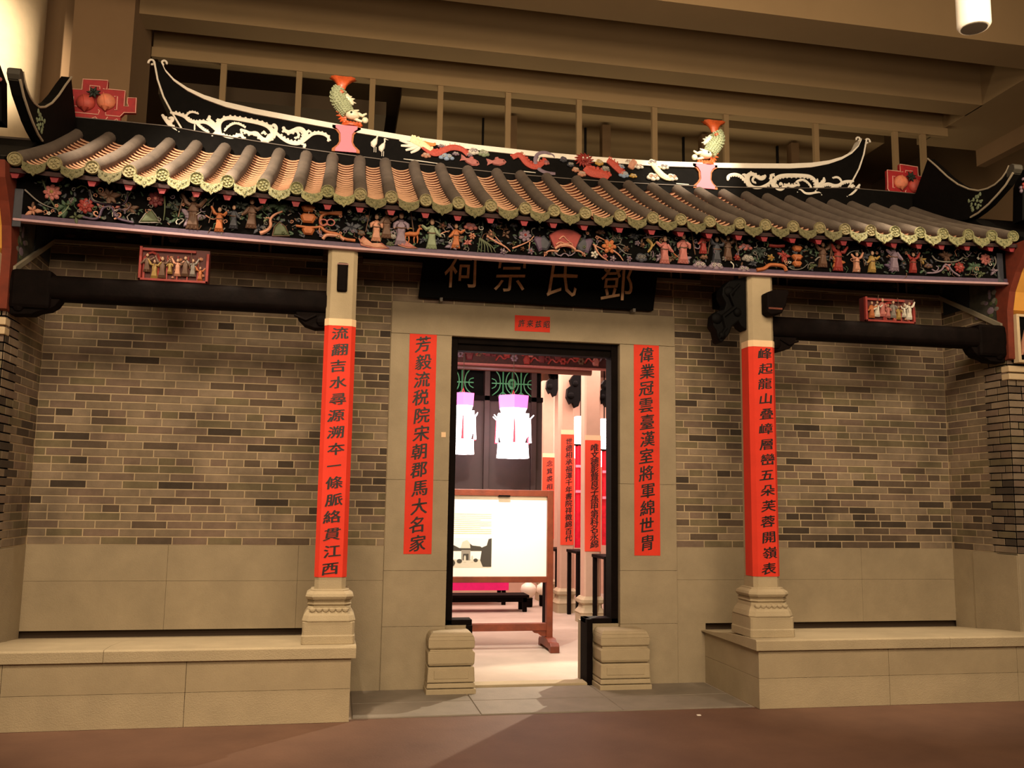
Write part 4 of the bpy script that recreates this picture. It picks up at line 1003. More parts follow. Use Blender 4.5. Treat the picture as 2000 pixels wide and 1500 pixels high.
for a in ((733, 277, 18), (748, 286, 17)):
    x, z = rp(a[0], a[1]); s_ = a[2]/205; b = MB()
    b.relief([(x-s_*.45, z-s_*.5), (x-s_*.5, z-s_*.1), (x-s_*.1, z+s_*.35), (x+s_*.25, z+.35*s_), (x+s_*.2, z-s_*.2), (x-s_*.1, z-s_*.75)], RYF, .02)
    b.tube([(x+s_*.05, RYF-.012, z+s_*.2), (x+s_*.2, RYF-.014, z+s_*.55), (x+s_*.15, RYF-.014, z+s_*.8)], s_*.1, 6).ball((x+s_*.2, RYF-.014, z+s_*.85), s_*.16, .01, s_*.1)
    b.tube([(x+s_*.25, RYF-.012, z+s_*.85), (x+s_*.6, RYF-.012, z+s_*.78)], [s_*.07, s_*.02], 5)
    for k in (0, .2): b.tube([(x-s_*(.1-k), RYF-.008, z-s_*.6), (x-s_*(.1-k), RYF-.008, z-s_*1.2)], s_*.035, 4)
    b.build('painted_crane', WHITE, ridge)
DR = mat('dragon_red', 'b4483a', .6, .2, 60, .5, 160); DO = mat('dragon_orange', 'd8843c', .6, .2, 60)
for k, (a, b_) in enumerate((((780, 274), (800, 281)), ((783, 285), (806, 286)), ((792, 294), (812, 289)), ((802, 299), (818, 292)))): rtube([(820, 284), b_, a], WHITE, 'dragon_mane', 2.6)
rtube([(802, 272), (815, 278), (828, 284), (842, 296)], mat('dragon_pale', 'f0dcb0', .6, .2, 60), 'dragon_head', 7, 1); rtube([(812, 274), (830, 280), (848, 284), (850, 280)], DO, 'dragon_jaw', 3.4)  # head paled to near white: overexposed glare put into its colour
rtube([(824, 286), (840, 298), (852, 302), (866, 294), (882, 288), (898, 290), (908, 296), (914, 304)], DR, 'dragon_body', 6, 1)
rcloud(832, 304, 8, 'peach'); rcloud(862, 276+10, 6, 'lilac'); rcloud(872, 307, 11, 'pale_blue', 'white', 2); rcloud(890, 301, 6, 'lilac'); rcloud(925, 296, 11, 'white', 'lilac', 1.2); rcloud(945, 300, 11, 'pale_green', 'white', 1.3); rcloud(916, 303, 6, 'lilac')
fish(918, 315, 40, 1, C['pink'], -.25); fish(970, 317, 40, 1, C['pink'], .12)
rtube([(1000, 309), (1012, 302), (1020, 308), (1028, 320), (1044, 328), (1056, 322), (1066, 312)], DR, 'carp_dragon_body', 6, 1); rtube([(1014, 304), (1018, 299), (1022, 301)], C['peach'], 'carp_tail', 3)
rcloud(1066, 318, 8, 'pink', 'lilac', 1.1)
rtube([(1075, 302), (1062, 298), (1048, 302), (1044, 316), (1050, 330), (1064, 338), (1084, 340)], C['lilac'], 'water_ring', 4); rtube([(1060, 303), (1052, 308), (1050, 318), (1056, 328)], C['white'], 'water_ring', 1.6); rtube([(1066, 300), (1080, 303), (1083, 310)], C['lilac'], 'water_ring', 2.4)
rcloud(1100, 312, 9, 'slate', 'lilac', 1); rcloud(1114, 322, 8, 'slate', 'white', 1.1); rcloud(1124, 332, 8, 'peach', 'white', 1.2); rcloud(1136, 340, 9, 'peach', 'white', 1.2)
b = MB(); x, z = rp(1140, 314)
for k in range(14):
    a = 2*PI*k/14; b.tube([(x, RYF-.02, z), (x+.06*math.cos(a), RYF-.024, z+.05*math.sin(a)), (x+.10*math.cos(a+.2), RYF-.02, z+.075*math.sin(a+.2))], [.018, .014, .004], 5)
b.ball((x, RYF-.03, z), .045, .03, .04); b.ball((x-.02, RYF-.055, z+.012), .010, mi=1, n=6, m=4); b.ball((x+.022, RYF-.055, z+.012), .010, mi=1, n=6, m=4); b.ball((x, RYF-.06, z-.015), .018, .014, .012)
b.build('dragon_face', [C['red'], WHITE], ridge)
rtube([(1142, 328), (1152, 338), (1168, 340), (1182, 344), (1188, 349)], DR, 'dragon_body', 9, 1); rcloud(1170, 318, 10, 'yellow', 'white', 1); rcloud(1182, 330, 9, 'grey', 'white', 1.3); rtube([(1180, 340), (1192, 338), (1186, 330)], C['grey'], 'dragon_whisker', 1.4)
rtube([(1186, 313), (1196, 320), (1206, 330), (1216, 340)], DR, 'dragon_body', 7, 1); rcloud(1212, 326, 7, 'pale_blue'); rcloud(1218, 341, 11, 'pale_blue', 'white', 1.2); rcloud(1236, 344, 7, 'yellow', 'white'); rtube([(1240, 315), (1234, 322), (1230, 330)], C['peach'], 'dragon_body', 7)
rcloud(1226, 316, 6, 'white', 'peach'); rcloud(1246, 325, 9, 'white', 'peach', 1.7); rcloud(1274, 318, 10, 'white', 'lilac', 1.4); rtube([(1272, 318), (1284, 334), (1296, 346), (1310, 350)], mat('dragon_pale', 'f0dcb0'), 'dragon_tail', 6); rcloud(1296, 326, 9, 'white', 'lilac', 1.6); rcloud(1275, 346, 12, 'white', 'peach', 1.5); rcloud(1312, 347, 11, 'white', 'peach', 1.5); rcloud(1256, 343, 0.1, 'white')
for pts in ([(788, 311), (820, 315), (855, 320)], [(1020, 335), (1046, 338)], [(1320, 359), (1345, 361)]): rtube(pts, C['white'], 'water_line', 1.0)

# dragon fish on the pedestals
def dragon_fish(xc, zb, d, label):
    t = thing('dragon_fish', label, 'roof ornament', (xc, .41, zb), 'glazed dragon fish on the ridge')
    T = lambda X, Y, y=0: (xc+d*(X-650)*.00039, .41+y, zb+(1385-Y)*.00039)
    s_ = .00039
    g = mat('fish_glaze', 'a8b08a', .3, .25, 80, .9, 150, spec=.7); og = mat('orange_glaze', 'cc5a2c', .35, .2, 40, .2, 60, spec=.6); wg = mat('cream_glaze', 'e4dcc0', .35, .1, 40)
    body = smooth([T(400, 420), T(330, 560), T(360, 690), T(440, 790), T(500, 880), T(560, 970, -.01), T(620, 1060, -.02)])
    n = len(body); R = [s_*(158+30*math.sin(PI*i/(n-1))*1.2-18*i/(n-1)) for i in range(n)]
    b = MB().tube(body, R, 12)
    for i in range(1, n-1):
        for j in range(9):
            a = 2*PI*(j+.5*(i % 2))/9; c = Vector(body[i]); dd = (Vector(body[i+1])-Vector(body[i-1])).normalized()
            u = dd.cross(Vector((0, 1, 0))).normalized(); v = u.cross(dd)
            b.ball(c+(u*math.cos(a)+v*math.sin(a))*R[i], s_*30, s_*20, s_*26, 5, 3)
    b.build('scaled_body', g, t, smooth=True)
    b = MB(); prof = [(100, 430), (105, 380), (115, 330), (150, 270), (215, 205), (335, 150)]
    v = []
    N = 20
    for k, (r, Y) in enumerate(prof):
        for j in range(N):
            a = 2*PI*j/N; rp_ = 1+.10*math.sin(a*7)*(k/5)
            p = T(420+40*k/5*1, Y-(18*math.sin(a*5) if k == 5 else 0)); v.append((p[0]+r*s_*rp_*math.cos(a), p[1]+r*s_*.55*rp_*math.sin(a), p[2]))
    f = [(i*N+j, i*N+(j+1) % N, (i+1)*N+(j+1) % N, (i+1)*N+j) for i in range(5) for j in range(N)]+[tuple(range(N))]
    b.add(v, f).build('tail_fan', og, t, smooth=True)
    b = MB()
    for X, Y, e, q in ((560, 560, 600, 520), (620, 600, 690, 575), (660, 650, 765, 630), (660, 710, 800, 740), (600, 560, 560, 500)):
        b.tube([T(X-70, Y+50), T(X, Y), T(e, q)], [s_*60, s_*48, s_*6], 7)
    b.tube([T(480, 600), T(600, 640), T(680, 720), T(730, 790)], [s_*60, s_*80, s_*70, s_*20], 8)
    b.build('dorsal_crest', wg, t, smooth=True)
    b = MB().relief([(T(370, 520)[0], T(0, 520)[2]), (T(440, 480)[0], T(0, 480)[2]), (T(500, 540)[0], T(0, 540)[2]), (T(430, 610)[0], T(0, 610)[2])], .41-.045, .02)
    b.build('side_fin', og, t)
    b = MB().ball(T(720, 1090, -.03), s_*180, s_*130, s_*120, 12, 8).tube([T(760, 1060, -.03), T(880, 1060, -.035), T(960, 1085, -.03), T(1020, 1040, -.03), T(1060, 1020, -.03)], [s_*70, s_*55, s_*45, s_*30, s_*24], 8)
    b.tube([T(740, 1150, -.03), T(860, 1210, -.03), T(960, 1230, -.03)], [s_*55, s_*40, s_*30], 8).ball(T(1030, 1190, -.03), s_*85, s_*60, s_*80)
    b.tube([T(700, 1040, -.02), T(740, 980, -.02), T(870, 935, -.02)], [s_*50, s_*48, s_*16], 7)
    for X, Y in ((650, 1000), (640, 940), (680, 900)): b.tube([T(620, 1040), T(X, Y), T(X-50, Y-60)], [s_*18, s_*14, s_*5], 5)
    b.build('dragon_head', wg, t, smooth=True)
    b = MB().ball(T(690, 1070, -.075), s_*32, mi=0).ball(T(690, 1070, -.088), s_*16, mi=1); b.build('eye', [C['green'], INK], t)
    b = MB()
    for X, Y, e, q in ((520, 1030, 320, 1000), (540, 1090, 325, 1100), (540, 1150, 380, 1190), (540, 1210, 420, 1250)):
        b.tube([T(X+40, Y), T(X-60, Y), T(e, q)], [s_*62, s_*55, s_*8], 8)
    b.build('gill_fins', og, t, smooth=True)
    b = MB()
    for k in range(6): b.ball(T(530+k*75, 1275+k*6, -.03), s_*52, s_*50, s_*45, 8, 6)
    for k in range(6): b.ball(T(520+k*80, 1330, -.02), s_*60, s_*60, s_*40, 8, 6)
    b.lathe([(s_*230, -.004), (s_*240, .012), (s_*200, .03)], T(690, 1385), 14)
    b.build('wave_base', og, t, smooth=True)
dragon_fish(at(682, 245, y=.41).x, 5.125, 1, 'green glazed dragon fish with orange tail on the left end of the ridge')
dragon_fish(at(1381, 318, y=.41).x, 5.055, -1, 'glazed dragon fish with orange tail on the right end, brightly spotlit')

# red fretwork panels with peaches
def fret(sd, label):
    F_ = lambda X, Y: (120+X*.08, 140+Y*.08)
    def w2(X, Y):
        q = at(*F_(X, Y), y=.36)
        if sd < 0: return (q.x, q.z)
        xx = .11-q.x; return (xx, q.z+.0115*(q.x-xx)-.0)
    x0, z0 = w2(800, 1150)
    t = thing('peach_panel', label, 'roof ornament', (x0, .36, z0), 'red fretwork panels with peaches')
    O = [(105, 970), (140, 420), (520, 440), (530, 180), (1140, 215), (1130, 430), (1560, 470), (1530, 850)]
    tail = [(1640, 850), (1610, 650), (1830, 640), (1810, 1010), (1530, 1010), (1440, 1100), (1440, 1270), (700, 1180), (200, 1130)] if sd < 0 else [(1530, 1010), (1440, 1100), (1440, 1270), (700, 1180), (200, 1130)]
    P = [w2(*p) for p in O+tail]
    MB().prism(P, .36, .40).build('fret_panel', mat('fret_red', '9c1c22', .6, .2, 20), t, bevel=.003)
    m = mat('fret_line', 'e0a494', .6)
    lines = [[(900, 930), (930, 960), (900, 1050), (105, 970), (140, 420), (500, 440), (530, 185), (1140, 220), (1110, 440), (1020, 420)], [(1140, 430), (1560, 470), (1530, 850)]+([(1640, 850), (1610, 760), (1620, 640), (1830, 645), (1810, 1010)] if sd < 0 else [])+[(1530, 1000), (1430, 1100), (1080, 1065), (1080, 1000)],
             [(380, 850), (270, 830), (300, 610)], [(690, 500), (700, 340), (940, 365), (940, 430)], [(1290, 610), (1370, 610), (1350, 940), (1300, 930)],
             [(360, 1115), (560, 1140)], [(720, 1150), (830, 1110), (910, 1190)], [(1060, 1210), (1130, 1110)], [(1260, 1210), (1350, 1160), (1430, 1260)]]
    for L in lines: MB().tube([(w2(*p)[0], .356, w2(*p)[1]) for p in L], .0048, 6).build('white_line', m, t)
    for (X, Y, r, c) in ((600, 760, 210, 'pink'), (1100, 740, 210, 'peach')):
        x, z = w2(X, Y); r *= .08/205; b = MB()
        b.ball((x, .35, z), r, .05, r*.92, 12, 8); b.tube([(x, .325, z-r*.7), (x, .33, z-r*1.15)], [r*.45, r*.05], 8); b.tube([(x-r*.2, .30, z+r*.8), (x-r*.05, .298, z), (x, .32, z-r)], .003, 4)
        b.build('peach', mat('peach_paint_'+c, 'b0463c' if c == 'pink' else 'd88060', .6, .25, 12), t, smooth=True)
    for k in range(7):
        x, z = w2(820, 560); a = .3+k*.95; L = .062
        MB().relief([(x, z), (x+L*.5*math.cos(a+.45), z+L*.5*math.sin(a+.45)), (x+L*math.cos(a), z+L*math.sin(a)), (x+L*.5*math.cos(a-.45), z+L*.5*math.sin(a-.45))], .315, .012).build('leaf', C['dark_green'], t)
fret(-1, 'red fretwork panel with two peaches at the left end of the ridge')
fret(1, 'red fretwork panel with two peaches at the right end of the ridge')

# swallowtail gable ridges running to the eaves
def gable(sd, label):
    t = thing('gable_ridge', label, 'roof ornament', (sd*4.2, -.5, 4.2), 'black swallowtail gable ridges')
    X = lambda a, b: sorted((sd*a, sd*b))
    topc = [(.30, 4.86), (.10, 5.12), (.04, 5.20), (-.10, 5.06), (-.25, 4.90), (-.40, 4.765), (-.55, 4.665), (-.68, 4.605), (-.80, 4.585), (-.90, 4.59), (-.99, 4.62), (-1.05, 4.66), (-1.085, 4.70)]
    botc = [(.30, 4.60), (.10, 4.60), (.04, 4.60), (-.10, 4.52), (-.25, 4.45), (-.40, 4.40), (-.50, 4.38), (-.57, 4.38), (-.68, 4.40), (-.80, 4.435), (-.92, 4.49), (-1.03, 4.54), (-1.13, 4.62)]
    MB().strip(topc, botc, *X(4.15, 4.23), 'yz').build('gable_board', RIDGE, t)
    MB().prism([(.30, 4.62), (-.50, 4.40), (-.62, 4.30), (-.9, 4.12), (-1.15, 4.02), (-1.15, 3.9), (.3, 3.9)], *X(4.20, 5.35), 'yz').build('gable_base', RIDGE, t)
    m = mat('gable_line', 'a09480', .7)
    xi = sd*4.148
    MB().tube([(xi, a, b+.002) for a, b in topc[2:]], .009, 6).build('edge_line', m, t, smooth=True)
    MB().tube([(xi, a, b) for a, b in ((-1.13, 4.62), (-1.03, 4.54), (-.92, 4.485), (-.80, 4.435), (-.66, 4.395), (-.55, 4.385))], .010, 6).build('edge_line', m, t, smooth=True)
    MB().prism([(-1.05, 4.60), (-1.05, 4.665), (-1.08, 4.70), (-1.12, 4.71), (-1.15, 4.69), (-1.155, 4.65), (-1.12, 4.61)], *X(4.145, 4.235), 'yz').build('tip_curl', mat('gable_tip', '3c372e', .7), t, bevel=.006)
    rnd = random.Random(3); b = MB()
    for k in range(26): b.ball((xi, -.60-rnd.uniform(-.07, .12), 4.50+rnd.uniform(-.06, .07)), .008, rnd.uniform(.008, .022), rnd.uniform(.008, .022), 6, 4)
    b.build('leaf_scroll', C['pale_green'], t, kind='stuff')
gable(-1, 'black swallowtail gable ridge curling up at the left end of the roof')
gable(1, 'black swallowtail gable ridge curling up at the right end of the roof')
def cluster(cx, cy, cz, cols, label, seed):
    t = thing('painted_sculpture', label, 'sculpture', (cx, cy, cz-.2)); rnd = random.Random(seed)
    for k in range(16):
        x = cx+rnd.uniform(-.16, .16); z = cz+rnd.uniform(-.16, .18); y = cy+rnd.uniform(-.05, .05); b = MB()
        r = rnd.uniform(.03, .055)
        for j in range(5):
            a = 2*PI*j/5; b.ball((x+r*.6*math.cos(a), y-.02, z+r*.6*math.sin(a)), r*.5, r*.35, r*.45, 7, 5)
        b.ball((x, y-.04, z), r*.35, n=7, m=5)
        b.build('sculpted_flower', C[rnd.choice(cols)], t, smooth=True)
    MB().relief([(cx-.2, cz-.35), (cx+.2, cz-.35), (cx+.17, cz), (cx+.1, cz+.17), (cx-.1, cz+.17), (cx-.17, cz)], cy+.03, .05, back=.1).build('rock_core', BLACK, t)
cluster(-4.52, -.93, 4.72, ('crimson', 'purple', 'dark_red', 'pink'), 'dark crimson flower sculpture at the far left gable', 5)
cluster(4.62, -.90, 4.62, ('pink', 'peach', 'lilac', 'red'), 'pink flower sculpture at the far right gable', 6)

# ================================================================== MUSEUM HALL ABOVE AND BEHIND
def hb(name, x0, x1, y0, y1, z0, z1, m, label, cat='beam'):
    return struct(MB().box(x0, x1, y0, y1, z0, z1).build(name, m), label, cat)
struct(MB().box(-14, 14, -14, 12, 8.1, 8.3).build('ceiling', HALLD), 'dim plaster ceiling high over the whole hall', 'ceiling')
hb('trim_20', -4.14, 6.62, .70, 1.20, 7.0, 8.1, HALL, 'nearest broad ceiling beam crossing above the roof')
hb('trim_21', -4.14, 6.62, 2.20, 2.55, 7.0, 8.1, HALL, 'middle ceiling beam crossing above the roof')
hb('trim_22', -4.14, 6.62, 3.0, 3.4, 7.0, 7.6, HALL, 'rear ceiling beam above the glazed screen')
hb('trim_23', -4.14, 6.62, 2.93, 3.0, 6.86, 6.98, HALL, 'head rail of the glazed screen')
hb('trim_24', 6.6, 7.6, -9, 3.6, 7.0, 8.1, HALL, 'long ceiling beam running towards the viewer at right')
hb('trim_25', 7.6, 7.75, -9, 3.6, 6.75, 7.05, HALLD, 'darker rail beside the long right ceiling beam')
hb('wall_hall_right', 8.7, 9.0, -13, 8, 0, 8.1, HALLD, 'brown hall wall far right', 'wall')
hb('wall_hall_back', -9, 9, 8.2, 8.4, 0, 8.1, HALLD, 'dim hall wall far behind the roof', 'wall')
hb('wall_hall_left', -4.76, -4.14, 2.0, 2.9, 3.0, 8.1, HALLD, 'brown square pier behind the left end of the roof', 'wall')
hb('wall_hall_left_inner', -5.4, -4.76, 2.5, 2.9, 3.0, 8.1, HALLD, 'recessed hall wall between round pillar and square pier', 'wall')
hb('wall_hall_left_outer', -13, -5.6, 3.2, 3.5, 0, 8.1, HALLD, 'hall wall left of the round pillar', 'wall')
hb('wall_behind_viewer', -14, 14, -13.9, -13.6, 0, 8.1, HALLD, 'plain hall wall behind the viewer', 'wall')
t = thing('round_pillar', 'tall brightly lit round white pillar at the left edge', 'pillar', (-5.75, 2.0, 0))
MB().lathe([(.66, 0), (.66, .3), (.62, .32), (.62, 8.1)], (-5.65, 1.9, 0), 40).build('shaft', CREAM, t, smooth=True)
# glazed screen with mullions
sc_ = struct(MB().box(-4.14, 6.6, 2.96, 2.99, 4.6, 4.7).build('window_1', HALL), 'glazed clerestory screen of slender mullions behind the ridge', 'window')
for x in (-3.3, -2.4, -1.5, -.64, .24, 1.19, 2.23, 3.25, 4.58, 5.8, 6.24):
    MB().box(x-.035, x+.035, 2.94, 3.0, 4.7, 6.88).build('mullion', HALL, sc_)
# lattice of beams, ducts and soffits beyond the screen
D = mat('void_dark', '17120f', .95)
hb('trim_26', -4.14, -1.3, 3.45, 6.5, 6.62, 6.8, mat('soffit_brown', '4a3c2c', .9), 'brown soffit panel beyond the screen at left')
hb('trim_27', -1.05, 6.6, 4.4, 8, 7.35, 7.5, HALL, 'pale coffered soffit beyond the screen')
hb('trim_28', -4.14, 6.6, 4.3, 4.45, 6.22, 6.36, CREAM, 'upper cross rail beyond the screen')
hb('trim_29', -4.14, 6.6, 5.3, 5.45, 6.35, 6.5, CREAM, 'second cross rail beyond the screen')
hb('trim_30', -4.14, 8.5, 6.2, 6.3, 4.0, 7.1, D, 'near-black panel painted as the unlit depth beyond the screen', 'opening')  # dark sheet whose colour stands in for unlit depth
hb('trim_31', -4.14, 6.6, 5.9, 6.0, 5.95, 6.12, HALLD, 'dim cross rail against the dark panel')
hb('trim_32', -4.14, 6.6, 5.9, 6.0, 6.62, 6.74, HALLD, 'dim upper cross rail against the dark panel')
for i, x in enumerate((-1.25, 1.0, 2.6, 4.4, 6.0)):
    struct(MB().add([(x, 4.0, 5.2), (x+.42, 4.0, 5.2), (x+.42, 6.1, 7.4), (x, 6.1, 7.4), (x, 4.3, 5.2), (x+.42, 4.3, 5.2), (x+.42, 6.15, 7.0), (x, 6.15, 7.0)], [(0, 1, 2, 3), (4, 7, 6, 5), (0, 4, 5, 1), (1, 5, 6, 2), (2, 6, 7, 3), (3, 7, 4, 0)]).build('trim_%d' % (33+i), HALL), '%s sloping strut beyond the glazed screen, counted from the left' % ('first', 'second', 'third', 'fourth', 'fifth')[i], 'strut')
for i, x in enumerate((.55, 2.0, 3.6, 5.1)):
    hb('trim_%d' % (38+i), x, x+.13, 4.6, 4.75, 4.6, 7.3, HALLD, '%s thin post beyond the glazed screen, counted from the left' % ('first', 'second', 'third', 'fourth')[i], 'post')
rnd = random.Random(9)
for i in range(4):
    x = -.3+i*1.6
    struct(MB().tube([(x, 4.9, 6.62+.02*i), (x+1.1, 4.9, 6.60)], .035, 8).box(x+.5, x+.53, 4.88, 4.92, 6.6, 7.36).build('trim_%d' % (42+i), D), '%s dark lighting track beyond the screen, counted from the left' % ('first', 'second', 'third', 'fourth')[i], 'track')
# hanging spotlight
t = thing('ceiling_spotlight', 'white cylinder spotlight hanging from the ceiling at top right', 'lamp', (2.305, -3.0, 4.78))
MB().lathe([(.088, -.02), (.092, -.02), (.105, 0), (.105, .42), (.10, .44)], (2.305, -3.0, 4.80), 28).build('housing', WHITE, t, smooth=True)
MB().lathe([(.08, .0), (.085, .01)], (2.305, -3.0, 4.775), 20).build('lens', mat('lamp_inner', '3a3026', .6), t)
MB().tube([(2.305, -3, 5.22), (2.305, -3, 8.1)], .012, 6).build('stem', WHITE, t)
spot('housing_spot_light', (1.6, -4.2, 5.4), (2.3, -3.0, 5.0), 40, 60, (1, .9, .72), .6)  # separate unseen lamp that lights the housing from outside
tag(MB().box(1.02, 1.05, -1.22, -1.20, 0, .006).build('paper_scrap', WHITE), 'tiny white paper scrap on the floor in front of the platforms', 'litter')

# ================================================================== INSIDE THE DOORWAY
PLAS = mat('inner_plaster', 'b89884', .8, .05, 5)
hb('wall_inner_left', -4.3, -4.1, .35, 8.2, 0, 3.9, PLAS, 'left wall of the lit inner hall', 'wall')
hb('wall_inner_right', 4.1, 4.3, .35, 8.2, 0, 3.9, PLAS, 'right wall of the lit inner hall', 'wall')
hb('wall_inner_back', -4.3, 4.3, 7.9, 8.1, 0, 3.9, PLAS, 'back wall of the lit inner hall', 'wall')
hb('ceiling_inner', -4.3, 4.3, .35, 8.1, 3.9, 4.0, mat('inner_ceiling', '4a2c20', .9), 'dark timber ceiling of the inner hall', 'ceiling')
# inner carved fascia
inf = thing('inner_fascia', 'dark red carved fascia inside the doorway top', 'fascia', (.3, 3.2, 3.3))
def ix(px, py, Y): p = at(px, py, y=Y); return p.x, p.z
MB().box(-1.6, 2.6, 3.2, 3.24, 3.34, 3.56).build('board', mat('inner_red', '3c0f10', .7, .4, 20), inf)
MB().box(-1.6, 2.6, 3.17, 3.25, 3.315, 3.335).build('lower_moulding', C['pink'], inf)
MB().box(-1.6, 2.6, 3.25, 3.30, 3.5, 3.898).build('upper_board', DARKWOOD, inf)
MB().tube([(-1.6, 3.12, 3.64), (1.1, 3.12, 3.64)], .045, 10).build('round_purlin', mat('purlin', 'c08c70', .4), inf)
rnd = random.Random(21)
for k in range(34):
    x = -.75+2.6*k/34+rnd.uniform(-.03, .03); z = 3.45+rnd.uniform(-.05, .05); c = C[rnd.choice(('red', 'pink', 'brown', 'crimson', 'red', 'lilac'))]; b = MB()
    if k % 3 == 0:
        for j in range(6): a = PI/3*j; b.ball((x+.03*math.cos(a), 3.185, z+.03*math.sin(a)), .022, .014, .018, 6, 4)
    elif k % 3 == 1: b.tube(smooth([(x-.07, 3.185, z-.04), (x-.02, 3.18, z+.04), (x+.04, 3.18, z-.03), (x+.09, 3.185, z+.04)]), .012, 5)
    else: b.relief([(x-.035, z-.06), (x+.035, z-.06), (x+.05, z), (x+.02, z+.06), (x-.02, z+.06), (x-.05, z)], 3.198, .025)
    b.build('carved_motif', c, inf)
# dark screen with green lattice
scn = thing('panel_screen', 'dark wooden panel screen with green lattice top inside the hall', 'screen', (-.2, 3.5, 1.0))
SX0, SX1 = -1.4, .86
MB().box(SX0, SX1, 3.52, 3.58, 1.0, 2.93).build('dark_panel', mat('screen_wood', '2c1410', .6, .2, 10), scn)
for x in (-.47, .12, .74): MB().box(x-.035, x+.035, 3.47, 3.60, .95, 3.38).build('stile', mat('screen_wood', '2c1410'), scn, bevel=.004)
MB().box(SX0, SX1, 3.47, 3.6, 3.30, 3.38).build('top_rail', DARKWOOD, scn); MB().box(SX0, SX1, 3.47, 3.6, 2.90, 2.96).build('mid_rail', DARKWOOD, scn); MB().box(SX0, .955, 3.47, 3.6, .95, 1.03).build('bottom_rail', DARKWOOD, scn)
MB().tube([(SX0, 3.44, 3.34), (1.5, 3.44, 3.32)], .05, 10).build('lintel_pole', mat('screen_pole', '5a3426', .35), scn)
MB().box(SX0, SX1, 3.60, 3.62, 2.95, 3.3).build('lattice_backing', BLACK, scn)
MB().box(SX0, SX0+.06, 3.48, 3.6, 0, 3.36).build('post', DARKWOOD, scn); MB().box(.905, .955, 3.48, 3.6, 0, 1.03).build('leg', DARKWOOD, scn)
GRN = mat('green_lattice', '3f8a5c', .5)
for c in (-.68, -.21, .33, .57):
    b = MB(); zc = 3.13
    b.tube([(c, 3.5, 2.96), (c, 3.5, 3.30)], .009, 5).tube([(c-.15, 3.5, zc), (c+.15, 3.5, zc)], .009, 5)
    for q in (-1, 1):
        b.tube(smooth([(c+q*.10, 3.5, 3.30), (c+q*.04, 3.5, 3.22), (c+q*.035, 3.5, 3.06), (c+q*.14, 3.5, 2.97)]), .008, 5)
        b.tube(smooth([(c+q*.15, 3.5, 3.19), (c+q*.09, 3.5, 3.17), (c+q*.09, 3.5, 3.09), (c+q*.15, 3.5, 3.06)]), .007, 5)
        b.tube([(c+q*.07, 3.5, 2.96), (c, 3.5, 3.02)], .007, 5)
    b.build('green_lattice', GRN, scn)
b = MB(); b.tube([(.45+.05*math.cos(k*PI/8), 3.5, 3.13+.06*math.sin(k*PI/8)) for k in range(17)], .008, 5).tube([(.45, 3.5, 2.97), (.45, 3.5, 3.3)], .006, 5).build('green_lattice', GRN, scn)
# lanterns
LIT = mat('lit_lantern_paper', 'fff0f0', .6, emit=5); LPK = mat('lit_lantern_pink', 'ff7ad0', .6, emit=1.0); LRD = mat('lantern_red', 'e0304c', .5, emit=.4)
def lantern(px, py0, py1, Y, label, wpx):
    a, c = at(px, py0, y=Y), at(px, py1, y=Y); H = a.z-c.z; x = a.x; z0 = c.z; r = wpx/2/F*(Y-CY)
    t = thing('palace_lantern', label, 'lantern', (x, Y, z0), 'glowing palace lanterns')
    P6 = lambda R, z: [(x+R*math.cos(PI/3*k+.4), Y+R*math.sin(PI/3*k+.4), z0+H*z) for k in range(6)]
    def drum6(R0, za, R1, zb, m, nm):
        v = P6(R0, za)+P6(R1, zb); MB().add(v, [(k, (k+1) % 6, (k+1) % 6+6, k+6) for k in range(6)]+[(5, 4, 3, 2, 1, 0), (6, 7, 8, 9, 10, 11)]).build(nm, m, t)
    drum6(r*.74, .78, r*.80, .97, LPK, 'upper_drum'); drum6(r*.60, .70, r*.72, .78, LIT, 'neck'); drum6(r*.82, .36, r*.84, .70, LIT, 'paper_body'); drum6(r*.60, .24, r*.74, .36, LIT, 'lower_neck')
    for k, p in enumerate(P6(r*.9, .62)):
        MB().tube([(x+(p[0]-x)*.7, Y+(p[1]-Y)*.7, p[2]-.01), p, (p[0]+(p[0]-x)*.2, p[1]+(p[1]-Y)*.2, p[2]+H*.05)], [.008, .008, .006], 5).build('bracket_arm', LIT, t)
        q = MB().tube([p, (p[0], p[1], p[2]-H*.22), (p[0], p[1], p[2]-H*.36)], [.006, .012, .018], 6); q.build('tassel', LIT if k % 2 else LRD, t)
    for k, p in enumerate(P6(r*.5, .26)):
        MB().tube([p, (p[0], p[1], p[2]-H*.12), (p[0]*1.0, p[1], p[2]-H*.22)], [r*.28, r*.30, r*.33], 6).build('fringe', LIT, t)
    MB().tube([(x-.03, Y, z0+H*.93), (x, Y, z0+H*1.06), (x+.03, Y, z0+H*.93)], .006, 5).build('bow', LRD, t)
    MB().tube([(x, Y, z0+H*1.0), (x, Y, 3.9)], .004, 4).build('cord', mat('cord', '50483c', .7), t)
lantern(905, 765, 892, 3.0, 'glowing white and pink lantern at the left edge of the doorway', 62)
lantern(1003, 770, 900, 3.0, 'glowing white and pink hexagonal lantern in the middle of the doorway', 84)
